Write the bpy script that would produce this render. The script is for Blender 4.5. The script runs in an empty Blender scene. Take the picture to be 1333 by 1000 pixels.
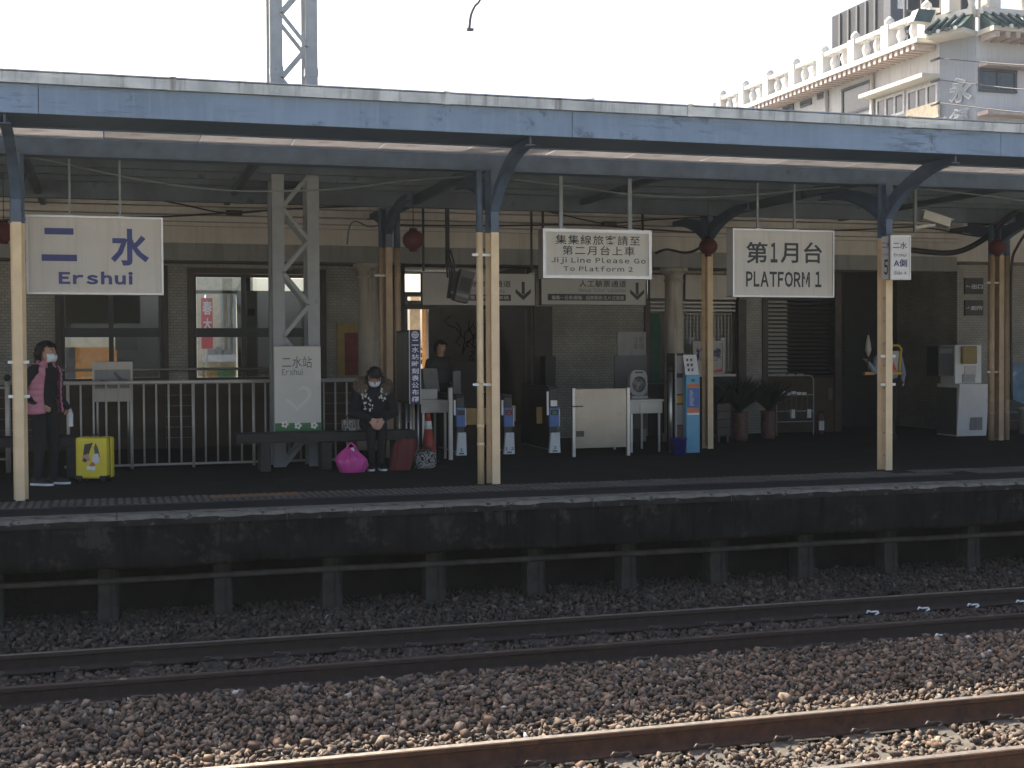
import bpy, bmesh, math, random
import numpy as np
from mathutils import Vector, Matrix, noise as MN
random.seed(7); rng = np.random.default_rng(7)
R = math.radians
scene = bpy.context.scene
COL = scene.collection

# ------------------------------------------------------------------ camera
F_PX, PW, PH = 1720.0, 1333.0, 1000.0          # focal length in photograph pixels
YAW, PITCH, ROLL, EYE = R(16.7), R(1.35), 0.0055, 1.44
CAMPOS = Vector((0, 0, EYE))
_f = Vector((math.sin(YAW)*math.cos(PITCH), math.cos(YAW)*math.cos(PITCH), -math.sin(PITCH)))
_r0 = Vector((math.cos(YAW), -math.sin(YAW), 0)); _u0 = _r0.cross(_f)
_r = _r0*math.cos(ROLL) - _u0*math.sin(ROLL); _u = _u0*math.cos(ROLL) + _r0*math.sin(ROLL)
cam = bpy.data.cameras.new('camera'); camo = bpy.data.objects.new('camera', cam); COL.objects.link(camo)
cam.sensor_width = 36; cam.lens = F_PX/PW*36; cam.clip_end = 2000; cam.clip_start = 0.1
m = Matrix((( _r.x, _u.x, -_f.x, 0), (_r.y, _u.y, -_f.y, 0), (_r.z, _u.z, -_f.z, EYE), (0, 0, 0, 1)))
camo.matrix_world = m
scene.camera = camo

# ------------------------------------------------------------------ world, sun, exposure
SUN_EL, SUN_AZ = R(47.4), R(-28)                 # azimuth from +Y towards +X: behind the station, to the left
w = bpy.data.worlds.new('World'); scene.world = w; w.use_nodes = True
nt = w.node_tree; bg = nt.nodes['Background']
sky = nt.nodes.new('ShaderNodeTexSky'); sky.sky_type = 'NISHITA'; sky.sun_disc = False
sky.sun_elevation = SUN_EL; sky.sun_rotation = SUN_AZ
sky.air_density = 0.8; sky.dust_density = 5.0; sky.ozone_density = 0.3
nt.links.new(sky.outputs[0], bg.inputs[0]); bg.inputs[1].default_value = 0.13
sl = bpy.data.lights.new('sun', 'SUN'); sl.energy = 5.0; sl.angle = R(0.5); sl.color = (1.0, 0.91, 0.76)
so = bpy.data.objects.new('sun', sl); COL.objects.link(so)
sd = Vector((math.sin(SUN_AZ)*math.cos(SUN_EL), math.cos(SUN_AZ)*math.cos(SUN_EL), math.sin(SUN_EL)))
so.rotation_euler = (-sd).to_track_quat('-Z', 'Y').to_euler(); so.location = (0, 30, 40)
scene.view_settings.view_transform = 'Standard'; scene.view_settings.look = 'None'
scene.view_settings.exposure = 1.5; scene.view_settings.gamma = 1.0
scene.render.engine = 'CYCLES'
scene.cycles.max_bounces = 6; scene.cycles.diffuse_bounces = 4; scene.cycles.transparent_max_bounces = 8
scene.cycles.sample_clamp_indirect = 4

# ------------------------------------------------------------------ measuring helpers (photo pixel -> point on a known plane)
def ray(px, py): return _f + _r*((px-PW/2)/F_PX) - _u*((py-PH/2)/F_PX)
def W(px, py, Y): d = ray(px, py); return CAMPOS + d*(Y/d.y)
def G(px, py, z=0.0): d = ray(px, py); return CAMPOS + d*((z-EYE)/d.z)
def XA(px, Y, py=460): return W(px, py, Y).x
def ZA(px, py, Y): return W(px, py, Y).z
def RC(x0, y0, x1, y1, Y):                    # pixel box -> (X0, X1, Z0, Z1) on plane Y
    cy, cx = (y0+y1)/2, (x0+x1)/2
    return W(x0, cy, Y).x, W(x1, cy, Y).x, W(cx, y1, Y).z, W(cx, y0, Y).z

# ------------------------------------------------------------------ materials
MATS = {}
def mat(name, col, rough=0.7, metal=0.0, var=0.18, scale=6.0, bump=0.0, bscale=60.0, spec=0.5, patch=None, patch_scale=3.0,
        patch_amt=0.5, coat=0.0, streak=None, rnd=0.0, scratch=None):
    """Principled with low-contrast mottling; patch = second colour in worn blotches; streak = vertical stains."""
    if name in MATS: return MATS[name]
    mm = bpy.data.materials.new(name); mm.use_nodes = True; MATS[name] = mm
    n = mm.node_tree.nodes; l = mm.node_tree.links; b = n['Principled BSDF']
    b.inputs['Roughness'].default_value = rough; b.inputs['Metallic'].default_value = metal
    b.inputs['Specular IOR Level'].default_value = spec; b.inputs['Coat Weight'].default_value = coat
    tc = n.new('ShaderNodeTexCoord')
    def noise(sc, det=5, rg=0.6, mapscale=None):
        t = n.new('ShaderNodeTexNoise'); t.inputs['Scale'].default_value = sc; t.inputs['Detail'].default_value = det; t.inputs['Roughness'].default_value = rg
        src = tc.outputs['Object']
        if mapscale:
            mp = n.new('ShaderNodeMapping'); mp.inputs['Scale'].default_value = mapscale; l.new(src, mp.inputs[0]); src = mp.outputs[0]
        l.new(src, t.inputs['Vector']); return t
    def mixc(fac, a, bb):
        mx = n.new('ShaderNodeMix'); mx.data_type = 'RGBA'
        l.new(fac, mx.inputs[0])
        for s, v in ((6, a), (7, bb)):
            if isinstance(v, tuple): mx.inputs[s].default_value = (*v[:3], 1)
            else: l.new(v, mx.inputs[s])
        return mx.outputs[2]
    def ramp(src, lo, hi):
        r = n.new('ShaderNodeMapRange'); r.inputs[1].default_value = lo; r.inputs[2].default_value = hi; l.new(src, r.inputs[0]); return r.outputs[0]
    c1 = tuple(max(0, x*(1-var)) for x in col); c2 = tuple(min(1, x*(1+var)) for x in col)
    t = noise(scale); out = mixc(ramp(t.outputs[0], 0.3, 0.7), c1, c2)
    if patch:
        t2 = noise(patch_scale, 8, 0.7); thr = 0.72-0.3*patch_amt
        out = mixc(ramp(t2.outputs[0], thr, thr+0.06), out, patch)
    if streak:
        t3 = noise(1.0, 4, 0.6, (14, 14, 0.9)); out = mixc(ramp(t3.outputs[0], 0.5, 0.72), out, streak)
    if scratch:                                                     # long scuffs with ragged ends, in loose groups
        t5 = noise(1.0, 9, 0.75, (1.6, 1.6, 11)); t6 = noise(0.45, 3, 0.5); ml = n.new('ShaderNodeMath'); ml.operation = 'MULTIPLY'; l.new(ramp(t5.outputs[0], 0.50, 0.60), ml.inputs[0]); l.new(ramp(t6.outputs[0], 0.42, 0.58), ml.inputs[1]); out = mixc(ml.outputs[0], out, scratch)
    if rnd:
        oi = n.new('ShaderNodeObjectInfo'); hs = n.new('ShaderNodeHueSaturation')
        r = n.new('ShaderNodeMapRange'); r.inputs[3].default_value = 1-rnd; r.inputs[4].default_value = 1+rnd
        l.new(oi.outputs['Random'], r.inputs[0]); l.new(r.outputs[0], hs.inputs['Value']); l.new(out, hs.inputs['Color']); out = hs.outputs[0]
    l.new(out, b.inputs['Base Color'])
    if rough > 0.15:
        rr = n.new('ShaderNodeMapRange'); rr.inputs[3].default_value = max(0, rough-0.1); rr.inputs[4].default_value = min(1, rough+0.12)
        l.new(t.outputs[0], rr.inputs[0]); l.new(rr.outputs[0], b.inputs['Roughness'])
    if bump:
        t4 = noise(bscale, 4); bp = n.new('ShaderNodeBump'); bp.inputs['Strength'].default_value = bump; bp.inputs['Distance'].default_value = 0.01
        l.new(t4.outputs[0], bp.inputs['Height']); l.new(bp.outputs[0], b.inputs['Normal'])
    return mm
def tile_mat(name, c1, c2, mortar, bw, bh, bump=0.5):
    mm = bpy.data.materials.new(name); mm.use_nodes = True; MATS[name] = mm
    n = mm.node_tree.nodes; l = mm.node_tree.links; b = n['Principled BSDF']; b.inputs['Roughness'].default_value = 0.6
    tc = n.new('ShaderNodeTexCoord'); sp = n.new('ShaderNodeSeparateXYZ'); cb = n.new('ShaderNodeCombineXYZ'); ad = n.new('ShaderNodeMath')
    l.new(tc.outputs['Object'], sp.inputs[0]); l.new(sp.outputs[0], ad.inputs[0]); l.new(sp.outputs[1], ad.inputs[1])
    l.new(ad.outputs[0], cb.inputs[0]); l.new(sp.outputs[2], cb.inputs[1])
    br = n.new('ShaderNodeTexBrick'); l.new(cb.outputs[0], br.inputs['Vector'])
    br.inputs['Color1'].default_value = (*c1, 1); br.inputs['Color2'].default_value = (*c2, 1); br.inputs['Mortar'].default_value = (*mortar, 1)
    br.inputs['Scale'].default_value = 1; br.inputs['Brick Width'].default_value = bw; br.inputs['Row Height'].default_value = bh
    br.inputs['Mortar Size'].default_value = bh*0.11; br.inputs['Bias'].default_value = 0
    ns = n.new('ShaderNodeTexNoise'); ns.inputs['Scale'].default_value = 1.7; ns.inputs['Detail'].default_value = 6; l.new(tc.outputs['Object'], ns.inputs['Vector'])
    mr = n.new('ShaderNodeMapRange'); mr.inputs[1].default_value = 0.3; mr.inputs[2].default_value = 0.7; mr.inputs[3].default_value = 0.72; mr.inputs[4].default_value = 1.12; l.new(ns.outputs[0], mr.inputs[0])
    mu = n.new('ShaderNodeMix'); mu.data_type = 'RGBA'; mu.blend_type = 'MULTIPLY'; mu.inputs[0].default_value = 1
    l.new(br.outputs[0], mu.inputs[6]); l.new(mr.outputs[0], mu.inputs[7]); l.new(mu.outputs[2], b.inputs['Base Color'])
    bp = n.new('ShaderNodeBump'); bp.inputs['Strength'].default_value = bump; bp.inputs['Distance'].default_value = 0.004; bp.invert = True
    l.new(br.outputs['Fac'], bp.inputs['Height']); l.new(bp.outputs[0], b.inputs['Normal'])
    return mm
def glass_mat(name, tint=(0.8, 0.85, 0.85), amt=0.10, rough=0.03):
    mm = bpy.data.materials.new(name); mm.use_nodes = True; MATS[name] = mm
    n = mm.node_tree.nodes; l = mm.node_tree.links; n.remove(n['Principled BSDF']); out = n['Material Output']
    tr = n.new('ShaderNodeBsdfTransparent'); tr.inputs[0].default_value = (*tint, 1)
    gl = n.new('ShaderNodeBsdfGlossy'); gl.inputs['Roughness'].default_value = rough
    fr = n.new('ShaderNodeFresnel'); fr.inputs[0].default_value = 1.5
    ad = n.new('ShaderNodeMath'); ad.operation = 'ADD'; ad.inputs[1].default_value = amt; l.new(fr.outputs[0], ad.inputs[0])
    mx = n.new('ShaderNodeMixShader'); l.new(ad.outputs[0], mx.inputs[0]); l.new(tr.outputs[0], mx.inputs[1]); l.new(gl.outputs[0], mx.inputs[2]); l.new(mx.outputs[0], out.inputs[0])
    return mm

mat('asphalt', (0.022, 0.021, 0.019), 0.95, spec=0.15, var=0.3, scale=1.4, bump=0.35, bscale=120, patch=(0.034, 0.033, 0.031), patch_scale=1.1, patch_amt=0.45)
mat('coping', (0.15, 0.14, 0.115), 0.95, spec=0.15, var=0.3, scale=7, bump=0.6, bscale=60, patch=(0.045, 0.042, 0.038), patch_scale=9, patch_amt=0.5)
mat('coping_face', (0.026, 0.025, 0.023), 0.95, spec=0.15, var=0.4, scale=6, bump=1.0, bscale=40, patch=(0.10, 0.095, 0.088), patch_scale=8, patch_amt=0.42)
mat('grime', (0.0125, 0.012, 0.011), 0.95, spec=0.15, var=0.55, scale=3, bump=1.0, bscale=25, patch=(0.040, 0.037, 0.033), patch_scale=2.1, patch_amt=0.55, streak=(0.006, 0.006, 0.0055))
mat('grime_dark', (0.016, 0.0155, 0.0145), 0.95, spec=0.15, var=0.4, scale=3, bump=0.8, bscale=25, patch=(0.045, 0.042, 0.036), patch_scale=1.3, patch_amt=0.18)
mat('post_concrete', (0.048, 0.046, 0.042), 0.95, spec=0.15, var=0.35, scale=6, bump=0.8, bscale=40, streak=(0.016, 0.016, 0.015))
mat('tactile_bar', (0.115, 0.10, 0.08), 0.9, var=0.3, scale=7, rnd=0.2)
mat('tactile', (0.042, 0.038, 0.033), 0.9, var=0.3, scale=5, bump=0.4, bscale=60, patch=(0.05, 0.045, 0.04), patch_scale=7, patch_amt=0.5, rnd=0.25)
mat('tactile_new', (0.21, 0.115, 0.06), 0.9, var=0.25, scale=8)
mat('bed', (0.02, 0.018, 0.016), 1.0, var=0.4, scale=8, bump=1, bscale=30)
mat('street', (0.12, 0.12, 0.115), 0.9, var=0.2, scale=1)
mat('pipe_grey', (0.062, 0.059, 0.053), 0.9, var=0.35, scale=5, spec=0.2)
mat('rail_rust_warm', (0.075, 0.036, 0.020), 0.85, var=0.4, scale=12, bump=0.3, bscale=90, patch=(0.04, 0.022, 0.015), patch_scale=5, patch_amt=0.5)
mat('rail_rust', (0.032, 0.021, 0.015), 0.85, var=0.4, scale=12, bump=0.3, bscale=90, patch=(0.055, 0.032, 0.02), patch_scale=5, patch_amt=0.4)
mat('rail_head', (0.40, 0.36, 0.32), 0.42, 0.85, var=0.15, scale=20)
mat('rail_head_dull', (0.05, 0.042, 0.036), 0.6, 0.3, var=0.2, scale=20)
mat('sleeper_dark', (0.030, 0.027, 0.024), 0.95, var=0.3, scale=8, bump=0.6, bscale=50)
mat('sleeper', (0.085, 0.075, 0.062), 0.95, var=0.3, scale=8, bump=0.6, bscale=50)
mat('clip', (0.10, 0.082, 0.065), 0.6, 0.4); mat('white_clip', (0.75, 0.75, 0.72), 0.6)
mat('fascia_blue', (0.155, 0.215, 0.30), 0.45, var=0.2, scale=1.2, bump=0.15, bscale=12, patch=(0.085, 0.11, 0.165), patch_scale=2.3, patch_amt=0.5, streak=(0.185, 0.245, 0.32), scratch=(0.055, 0.075, 0.115))
mat('steel_blue', (0.075, 0.11, 0.165), 0.5, var=0.25, scale=4, patch=(0.04, 0.055, 0.08), patch_scale=5, patch_amt=0.3)
mat('roof_blue', (0.10, 0.125, 0.15), 0.65, var=0.3, scale=2, patch=(0.06, 0.075, 0.09), patch_scale=2, patch_amt=0.4)
mat('gutter', (0.42, 0.42, 0.41), 0.34, 0.8, var=0.25, scale=3, patch=(0.52, 0.50, 0.46), patch_scale=2.2, patch_amt=0.45, streak=(0.2, 0.19, 0.18), scratch=(0.55, 0.53, 0.48))
mat('soffit', (0.66, 0.64, 0.64), 0.8, var=0.12, scale=4, patch=(0.16, 0.10, 0.085), patch_scale=1.3, patch_amt=0.22, rnd=0.08)
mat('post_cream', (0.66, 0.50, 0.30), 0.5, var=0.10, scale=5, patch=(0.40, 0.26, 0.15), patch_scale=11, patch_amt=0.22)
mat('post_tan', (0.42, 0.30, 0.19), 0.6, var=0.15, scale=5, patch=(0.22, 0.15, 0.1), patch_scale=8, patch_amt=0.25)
mat('tower_grey', (0.29, 0.30, 0.30), 0.6, 0.2, var=0.12, scale=6, patch=(0.2, 0.2, 0.2), patch_scale=6, patch_amt=0.3)
mat('stainless', (0.50, 0.48, 0.45), 0.45, 1.0, var=0.12, scale=4, patch=(0.36, 0.34, 0.31), patch_scale=3, patch_amt=0.4)
mat('railing_steel', (0.50, 0.465, 0.41), 0.45, 0.25, var=0.12, scale=6)
mat('plaster', (0.54, 0.50, 0.45), 0.85, var=0.14, scale=1.4, bump=0.2, bscale=40, streak=(0.47, 0.435, 0.385))
mat('steel_panel', (0.27, 0.25, 0.215), 0.36, 0.9, var=0.22, scale=1.6, bump=0.08, bscale=5, patch=(0.19, 0.17, 0.14), patch_scale=2.2, patch_amt=0.5)
mat('plaster_grey', (0.24, 0.235, 0.225), 0.85, var=0.15, scale=1.4, streak=(0.18, 0.175, 0.165))
mat('column', (0.44, 0.40, 0.33), 0.8, var=0.16, scale=3, bump=0.2, bscale=50, streak=(0.26, 0.23, 0.19))
mat('brown_frame', (0.06, 0.045, 0.036), 0.6, var=0.3, scale=5)
mat('dado', (0.05, 0.035, 0.02), 0.7, var=0.35, scale=3, rnd=0.15)
mat('alu_dark', (0.022, 0.025, 0.028), 0.4, 0.3)
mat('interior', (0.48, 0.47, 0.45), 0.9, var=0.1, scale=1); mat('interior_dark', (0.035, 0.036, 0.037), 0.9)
mat('ceiling', (0.3, 0.3, 0.29), 0.9)
mat('sign_cream', (0.44, 0.405, 0.345), 0.42, var=0.07, scale=2.5, patch=(0.49, 0.455, 0.395), patch_scale=1.2, patch_amt=0.4, streak=(0.395, 0.355, 0.29)); mat('sign_white', (0.58, 0.56, 0.51), 0.45, var=0.06, scale=3)
mat('sign_grey', (0.40, 0.38, 0.35), 0.5, var=0.05, scale=3); mat('sign_plate', (0.50, 0.49, 0.44), 0.5, var=0.05, scale=3)
mat('ink_blue', (0.022, 0.03, 0.13), 0.5); mat('ink_black', (0.012, 0.012, 0.013), 0.5); mat('ink_white', (0.72, 0.72, 0.72), 0.5)
mat('ink_grey', (0.08, 0.08, 0.08), 0.5)
mat('black', (0.012, 0.012, 0.013), 0.5); mat('dark', (0.02, 0.021, 0.022), 0.6); mat('rubber', (0.015, 0.015, 0.015), 0.8)
mat('gate_body', (0.016, 0.018, 0.017), 0.45); mat('gate_blue', (0.04, 0.115, 0.30), 0.4); mat('gate_white', (0.55, 0.56, 0.55), 0.45)
mat('ochre', (0.30, 0.185, 0.06), 0.6); mat('white_paint', (0.70, 0.69, 0.66), 0.45, var=0.06)
mat('offwhite', (0.52, 0.50, 0.45), 0.5, var=0.08); mat('grey_plastic', (0.30, 0.30, 0.29), 0.5)
mat('red_lantern', (0.10, 0.018, 0.018), 0.7, var=0.25); mat('gold', (0.30, 0.17, 0.03), 0.4, 0.3)
mat('wood_dark', (0.026, 0.023, 0.021), 0.75, var=0.4, scale=4, bump=0.3, bscale=20)
mat('block', (0.045, 0.042, 0.04), 0.95, var=0.3, bump=0.6)
mat('suit_yellow', (0.66, 0.54, 0.035), 0.35, var=0.06); mat('skin', (0.46, 0.27, 0.19), 0.55, var=0.08)
mat('hair', (0.012, 0.010, 0.010), 0.5, var=0.4, scale=40, bump=0.6, bscale=90); mat('cloth_black', (0.011, 0.011, 0.013), 0.9, var=0.3, scale=12, bump=0.4, bscale=60)
mat('vest_pink', (0.44, 0.175, 0.225), 0.6, var=0.15, scale=9, bump=0.25, bscale=40); mat('mask', (0.66, 0.72, 0.78), 0.8, var=0.05)
mat('jacket', (0.010, 0.011, 0.016), 0.85, var=0.3, scale=12, bump=0.4, bscale=40); mat('fur', (0.17, 0.125, 0.09), 0.95, var=0.5, scale=30, bump=1, bscale=120)
mat('jacket_print', (0.55, 0.55, 0.52), 0.8); mat('sole', (0.75, 0.75, 0.74), 0.6)
mat('bag_pink', (0.62, 0.075, 0.30), 0.4, var=0.12, bump=0.5, bscale=14); mat('bag_red', (0.13, 0.020, 0.020), 0.7, var=0.2, bump=0.4, bscale=25)
mat('cone_red', (0.36, 0.05, 0.035), 0.55, var=0.12); mat('bucket_blue', (0.03, 0.035, 0.22), 0.45)
mat('kiosk_blue', (0.115, 0.33, 0.48), 0.45, var=0.06); mat('kiosk_orange', (0.50, 0.16, 0.06), 0.5); mat('kiosk_navy', (0.06, 0.13, 0.36), 0.5)
mat('banner_red', (0.62, 0.05, 0.06), 0.7); mat('gilt_paper', (0.30, 0.21, 0.07), 0.6, var=0.2, scale=5); mat('red_paper', (0.16, 0.028, 0.022), 0.7, var=0.5, scale=6)
mat('leaf', (0.018, 0.030, 0.018), 0.5, var=0.4, scale=12); mat('leaf_green', (0.05, 0.15, 0.05), 0.6); mat('pot', (0.10, 0.05, 0.035), 0.5, var=0.4, scale=14, patch=(0.22, 0.16, 0.12), patch_scale=14, patch_amt=0.4)
mat('yellow_frame', (0.52, 0.33, 0.03), 0.5); mat('shirt_blue', (0.22, 0.27, 0.34), 0.8); mat('paper', (0.62, 0.62, 0.62), 0.8)
mat('extinguisher', (0.08, 0.018, 0.018), 0.4); mat('bwall', (0.56, 0.55, 0.53), 0.85, var=0.08, scale=0.4, bump=0.2, bscale=8, streak=(0.46, 0.45, 0.43))
mat('bwall_warm', (0.62, 0.58, 0.50), 0.85, var=0.08, scale=0.4); mat('bgrey', (0.33, 0.35, 0.37), 0.85, var=0.1, scale=0.5, streak=(0.26, 0.275, 0.29))
mat('green_tile', (0.04, 0.075, 0.07), 0.35, var=0.25, scale=3); mat('rafter_red', (0.46, 0.38, 0.34), 0.8); mat('bwindow', (0.05, 0.055, 0.06), 0.15)
mat('bnet', (0.022, 0.026, 0.034), 0.8, var=0.3, scale=0.5)
mat('bdark', (0.075, 0.085, 0.10), 0.6, var=0.15, scale=0.6); mat('orange_wall', (0.62, 0.30, 0.09), 0.8); mat('cream_wall', (0.74, 0.63, 0.45), 0.8)
mat('wire', (0.03, 0.03, 0.032), 0.6); mat('conduit', (0.20, 0.22, 0.23), 0.6); mat('green_cloth', (0.02, 0.10, 0.06), 0.8)
mat('poster_sky', (0.10, 0.20, 0.30), 0.5, var=0.5, scale=3, patch=(0.36, 0.42, 0.45), patch_scale=3, patch_amt=0.5); mat('navy', (0.022, 0.024, 0.10), 0.5)
mat('blue_board', (0.03, 0.07, 0.10), 0.6); mat('concrete_light', (0.42, 0.42, 0.375), 0.9)
tile_mat('wall_tile', (0.335, 0.318, 0.28), (0.275, 0.26, 0.228), (0.185, 0.175, 0.152), 0.09, 0.045, 0.35)
glass_mat('glass', (0.72, 0.76, 0.76), 0.09); glass_mat('glass_clear', (0.9, 0.92, 0.92), 0.0)
def shader_pattern(name, ca, cb, scale):
    mm = bpy.data.materials.new(name); mm.use_nodes = True; MATS[name] = mm
    n = mm.node_tree.nodes; l = mm.node_tree.links; b = n['Principled BSDF']; b.inputs['Roughness'].default_value = 0.8
    tc = n.new('ShaderNodeTexCoord'); v = n.new('ShaderNodeTexVoronoi'); v.feature = 'DISTANCE_TO_EDGE'; v.inputs['Scale'].default_value = scale
    ns = n.new('ShaderNodeTexNoise'); ns.inputs['Scale'].default_value = scale*0.8; mx0 = n.new('ShaderNodeMix'); mx0.data_type = 'RGBA'; mx0.inputs[0].default_value = 0.15
    l.new(tc.outputs['Object'], ns.inputs[0]); l.new(tc.outputs['Object'], mx0.inputs[6]); l.new(ns.outputs['Color'], mx0.inputs[7]); l.new(mx0.outputs[2], v.inputs[0])
    wv = n.new('ShaderNodeMath'); wv.operation = 'SINE'; ml = n.new('ShaderNodeMath'); ml.operation = 'MULTIPLY'; ml.inputs[1].default_value = 32
    l.new(v.outputs['Distance'], ml.inputs[0]); l.new(ml.outputs[0], wv.inputs[0])
    r = n.new('ShaderNodeMapRange'); r.inputs[1].default_value = 0.0; r.inputs[2].default_value = 0.35; l.new(wv.outputs[0], r.inputs[0])
    mx = n.new('ShaderNodeMix'); mx.data_type = 'RGBA'; l.new(r.outputs[0], mx.inputs[0]); mx.inputs[6].default_value = (*ca, 1); mx.inputs[7].default_value = (*cb, 1)
    l.new(mx.outputs[2], b.inputs['Base Color'])
def translucent(name):
    mm = MATS[name]; n = mm.node_tree.nodes; l = mm.node_tree.links; b = n['Principled BSDF']; tr = n.new('ShaderNodeBsdfTranslucent'); mx = n.new('ShaderNodeMixShader'); mx.inputs[0].default_value = 0.32
    l.new(b.inputs['Base Color'].links[0].from_socket, tr.inputs[0]); l.new(b.outputs[0], mx.inputs[1]); l.new(tr.outputs[0], mx.inputs[2]); l.new(mx.outputs[0], n['Material Output'].inputs[0])
translucent('soffit')
shader_pattern('bag_pattern', (0.012, 0.013, 0.013), (0.30, 0.30, 0.27), 11)

# ------------------------------------------------------------------ mesh builder
class MB:
    def __init__(s): s.v = []; s.f = []; s.sm = []
    def add(s, vs, fs, smooth=False):
        o = len(s.v); s.v += [tuple(v) for v in vs]; s.f += [tuple(i+o for i in f) for f in fs]; s.sm += [smooth]*len(fs); return s
    def box(s, x0, x1, y0, y1, z0, z1):
        if x0 > x1: x0, x1 = x1, x0
        return s.add([(x0,y0,z0),(x1,y0,z0),(x1,y1,z0),(x0,y1,z0),(x0,y0,z1),(x1,y0,z1),(x1,y1,z1),(x0,y1,z1)],
              [(0,3,2,1),(4,5,6,7),(0,1,5,4),(1,2,6,5),(2,3,7,6),(3,0,4,7)])
    def rbox(s, x0, x1, y0, y1, z0, z1, b=0.01, seg=2):
        bm = bmesh.new(); bmesh.ops.create_cube(bm, size=1)
        for v in bm.verts: v.co = Vector(((x0+x1)/2+v.co.x*(x1-x0), (y0+y1)/2+v.co.y*(y1-y0), (z0+z1)/2+v.co.z*(z1-z0)))
        bmesh.ops.bevel(bm, geom=bm.edges[:], offset=b, segments=seg, profile=0.6, affect='EDGES')
        bm.verts.index_update(); s.add([v.co[:] for v in bm.verts], [[v.index for v in f.verts] for f in bm.faces]); bm.free(); return s
    def obox(s, c, ax, ay, az):                 # centre and three half-axis vectors
        c, ax, ay, az = map(Vector, (c, ax, ay, az))
        vs = [c+ax*i+ay*j+az*k for k in (-1, 1) for (i, j) in ((-1,-1),(1,-1),(1,1),(-1,1))]
        return s.add(vs, [(0,3,2,1),(4,5,6,7),(0,1,5,4),(1,2,6,5),(2,3,7,6),(3,0,4,7)])
    def bar(s, p0, p1, wx, wy, up=(0, 1, 0)):
        p0, p1 = Vector(p0), Vector(p1); d = (p1-p0); L = d.length; d.normalize(); u = Vector(up)
        a = d.cross(u).normalized(); b = a.cross(d)
        return s.obox((p0+p1)/2, a*wx/2, b*wy/2, d*L/2)
    def cyl(s, p0, p1, r0, r1=None, n=12, cap=True):
        r1 = r0 if r1 is None else r1; p0, p1 = Vector(p0), Vector(p1); d = (p1-p0).normalized()
        a = d.orthogonal().normalized(); b = d.cross(a); vs = []
        for p, r in ((p0, r0), (p1, r1)):
            vs += [p+(a*math.cos(t)+b*math.sin(t))*r for t in (2*math.pi*i/n for i in range(n))]
        s.add(vs, [(i, (i+1) % n, n+(i+1) % n, n+i) for i in range(n)], True)
        if cap: s.f += [tuple(len(s.v)-2*n+i for i in reversed(range(n))), tuple(len(s.v)-n+i for i in range(n))]; s.sm += [False]*2
        return s
    def tube(s, path, r, n=8):
        path = [Vector(p) for p in path]; vs = []; a = None
        for i, p in enumerate(path):
            d = (path[min(i+1, len(path)-1)]-path[max(i-1, 0)]).normalized()
            a = d.orthogonal().normalized() if a is None else (a-d*a.dot(d)).normalized()
            b = d.cross(a); rr = r[i] if isinstance(r, (list, tuple)) else r
            vs += [p+(a*math.cos(2*math.pi*k/n)+b*math.sin(2*math.pi*k/n))*rr for k in range(n)]
        fs = [(i*n+k, i*n+(k+1) % n, (i+1)*n+(k+1) % n, (i+1)*n+k) for i in range(len(path)-1) for k in range(n)]
        s.add(vs, fs, True); o = len(s.v)-len(vs)
        s.f += [tuple(o+k for k in reversed(range(n))), tuple(o+len(vs)-n+k for k in range(n))]; s.sm += [False]*2
        return s
    def lathe(s, prof, c=(0, 0, 0), n=20, sx=1, sy=1):
        c = Vector(c); vs = [(c.x+r*math.cos(2*math.pi*k/n)*sx, c.y+r*math.sin(2*math.pi*k/n)*sy, c.z+z) for r, z in prof for k in range(n)]
        fs = [(i*n+k, i*n+(k+1) % n, (i+1)*n+(k+1) % n, (i+1)*n+k) for i in range(len(prof)-1) for k in range(n)]
        s.add(vs, fs, True); o = len(s.v)-len(vs)
        s.f += [tuple(o+k for k in reversed(range(n))), tuple(o+len(vs)-n+k for k in range(n))]; s.sm += [False]*2
        return s
    def sphere(s, c, r, n=12, m=8, sc=(1, 1, 1), rot=None):
        c = Vector(c); vs = []; 
        for i in range(m+1):
            t = math.pi*i/m
            for k in range(n):
                p = Vector((r*sc[0]*math.sin(t)*math.cos(2*math.pi*k/n), r*sc[1]*math.sin(t)*math.sin(2*math.pi*k/n), r*sc[2]*math.cos(t)))
                if rot: p = rot @ p
                vs.append(c+p)
        return s.add(vs, [(i*n+k, (i+1)*n+k, (i+1)*n+(k+1) % n, i*n+(k+1) % n) for i in range(m) for k in range(n)], True)
    def prism(s, poly, y0, y1):                # polygon in XZ, extruded along Y
        n = len(poly); vs = [(x, y0, z) for x, z in poly]+[(x, y1, z) for x, z in poly]
        return s.add(vs, [tuple(range(n)), tuple(reversed(range(n, 2*n)))]+[(i, n+i, n+(i+1) % n, (i+1) % n) for i in range(n)])
    def prismx(s, poly, x0, x1):               # polygon in YZ, extruded along X
        n = len(poly); vs = [(x0, y, z) for y, z in poly]+[(x1, y, z) for y, z in poly]
        return s.add(vs, [tuple(reversed(range(n))), tuple(range(n, 2*n))]+[(i, (i+1) % n, n+(i+1) % n, n+i) for i in range(n)])
    def mesh(s, name, off=(0, 0, 0)):
        me = bpy.data.meshes.new(name); me.from_pydata([(x-off[0], y-off[1], z-off[2]) for x, y, z in s.v], [], s.f)
        me.polygons.foreach_set('use_smooth', s.sm); me.update(); return me
    def build(s, name, mt, parent=None, local=False):
        """World coordinates unless local; the part's own frame is its parent's."""
        if parent is None:
            xs, ys, zs = zip(*s.v); off = ((min(xs)+max(xs))/2, (min(ys)+max(ys))/2, min(zs))
        else: off = (0, 0, 0) if local else wloc(parent)
        o = bpy.data.objects.new(name, s.mesh(name, off)); COL.objects.link(o); o.data.materials.append(MATS[mt])
        if parent is None: o.location = off
        else: o.parent = parent
        return o
def wloc(o):
    p = Vector((0, 0, 0))
    while o: p += o.location; o = o.parent
    return tuple(p)
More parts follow.
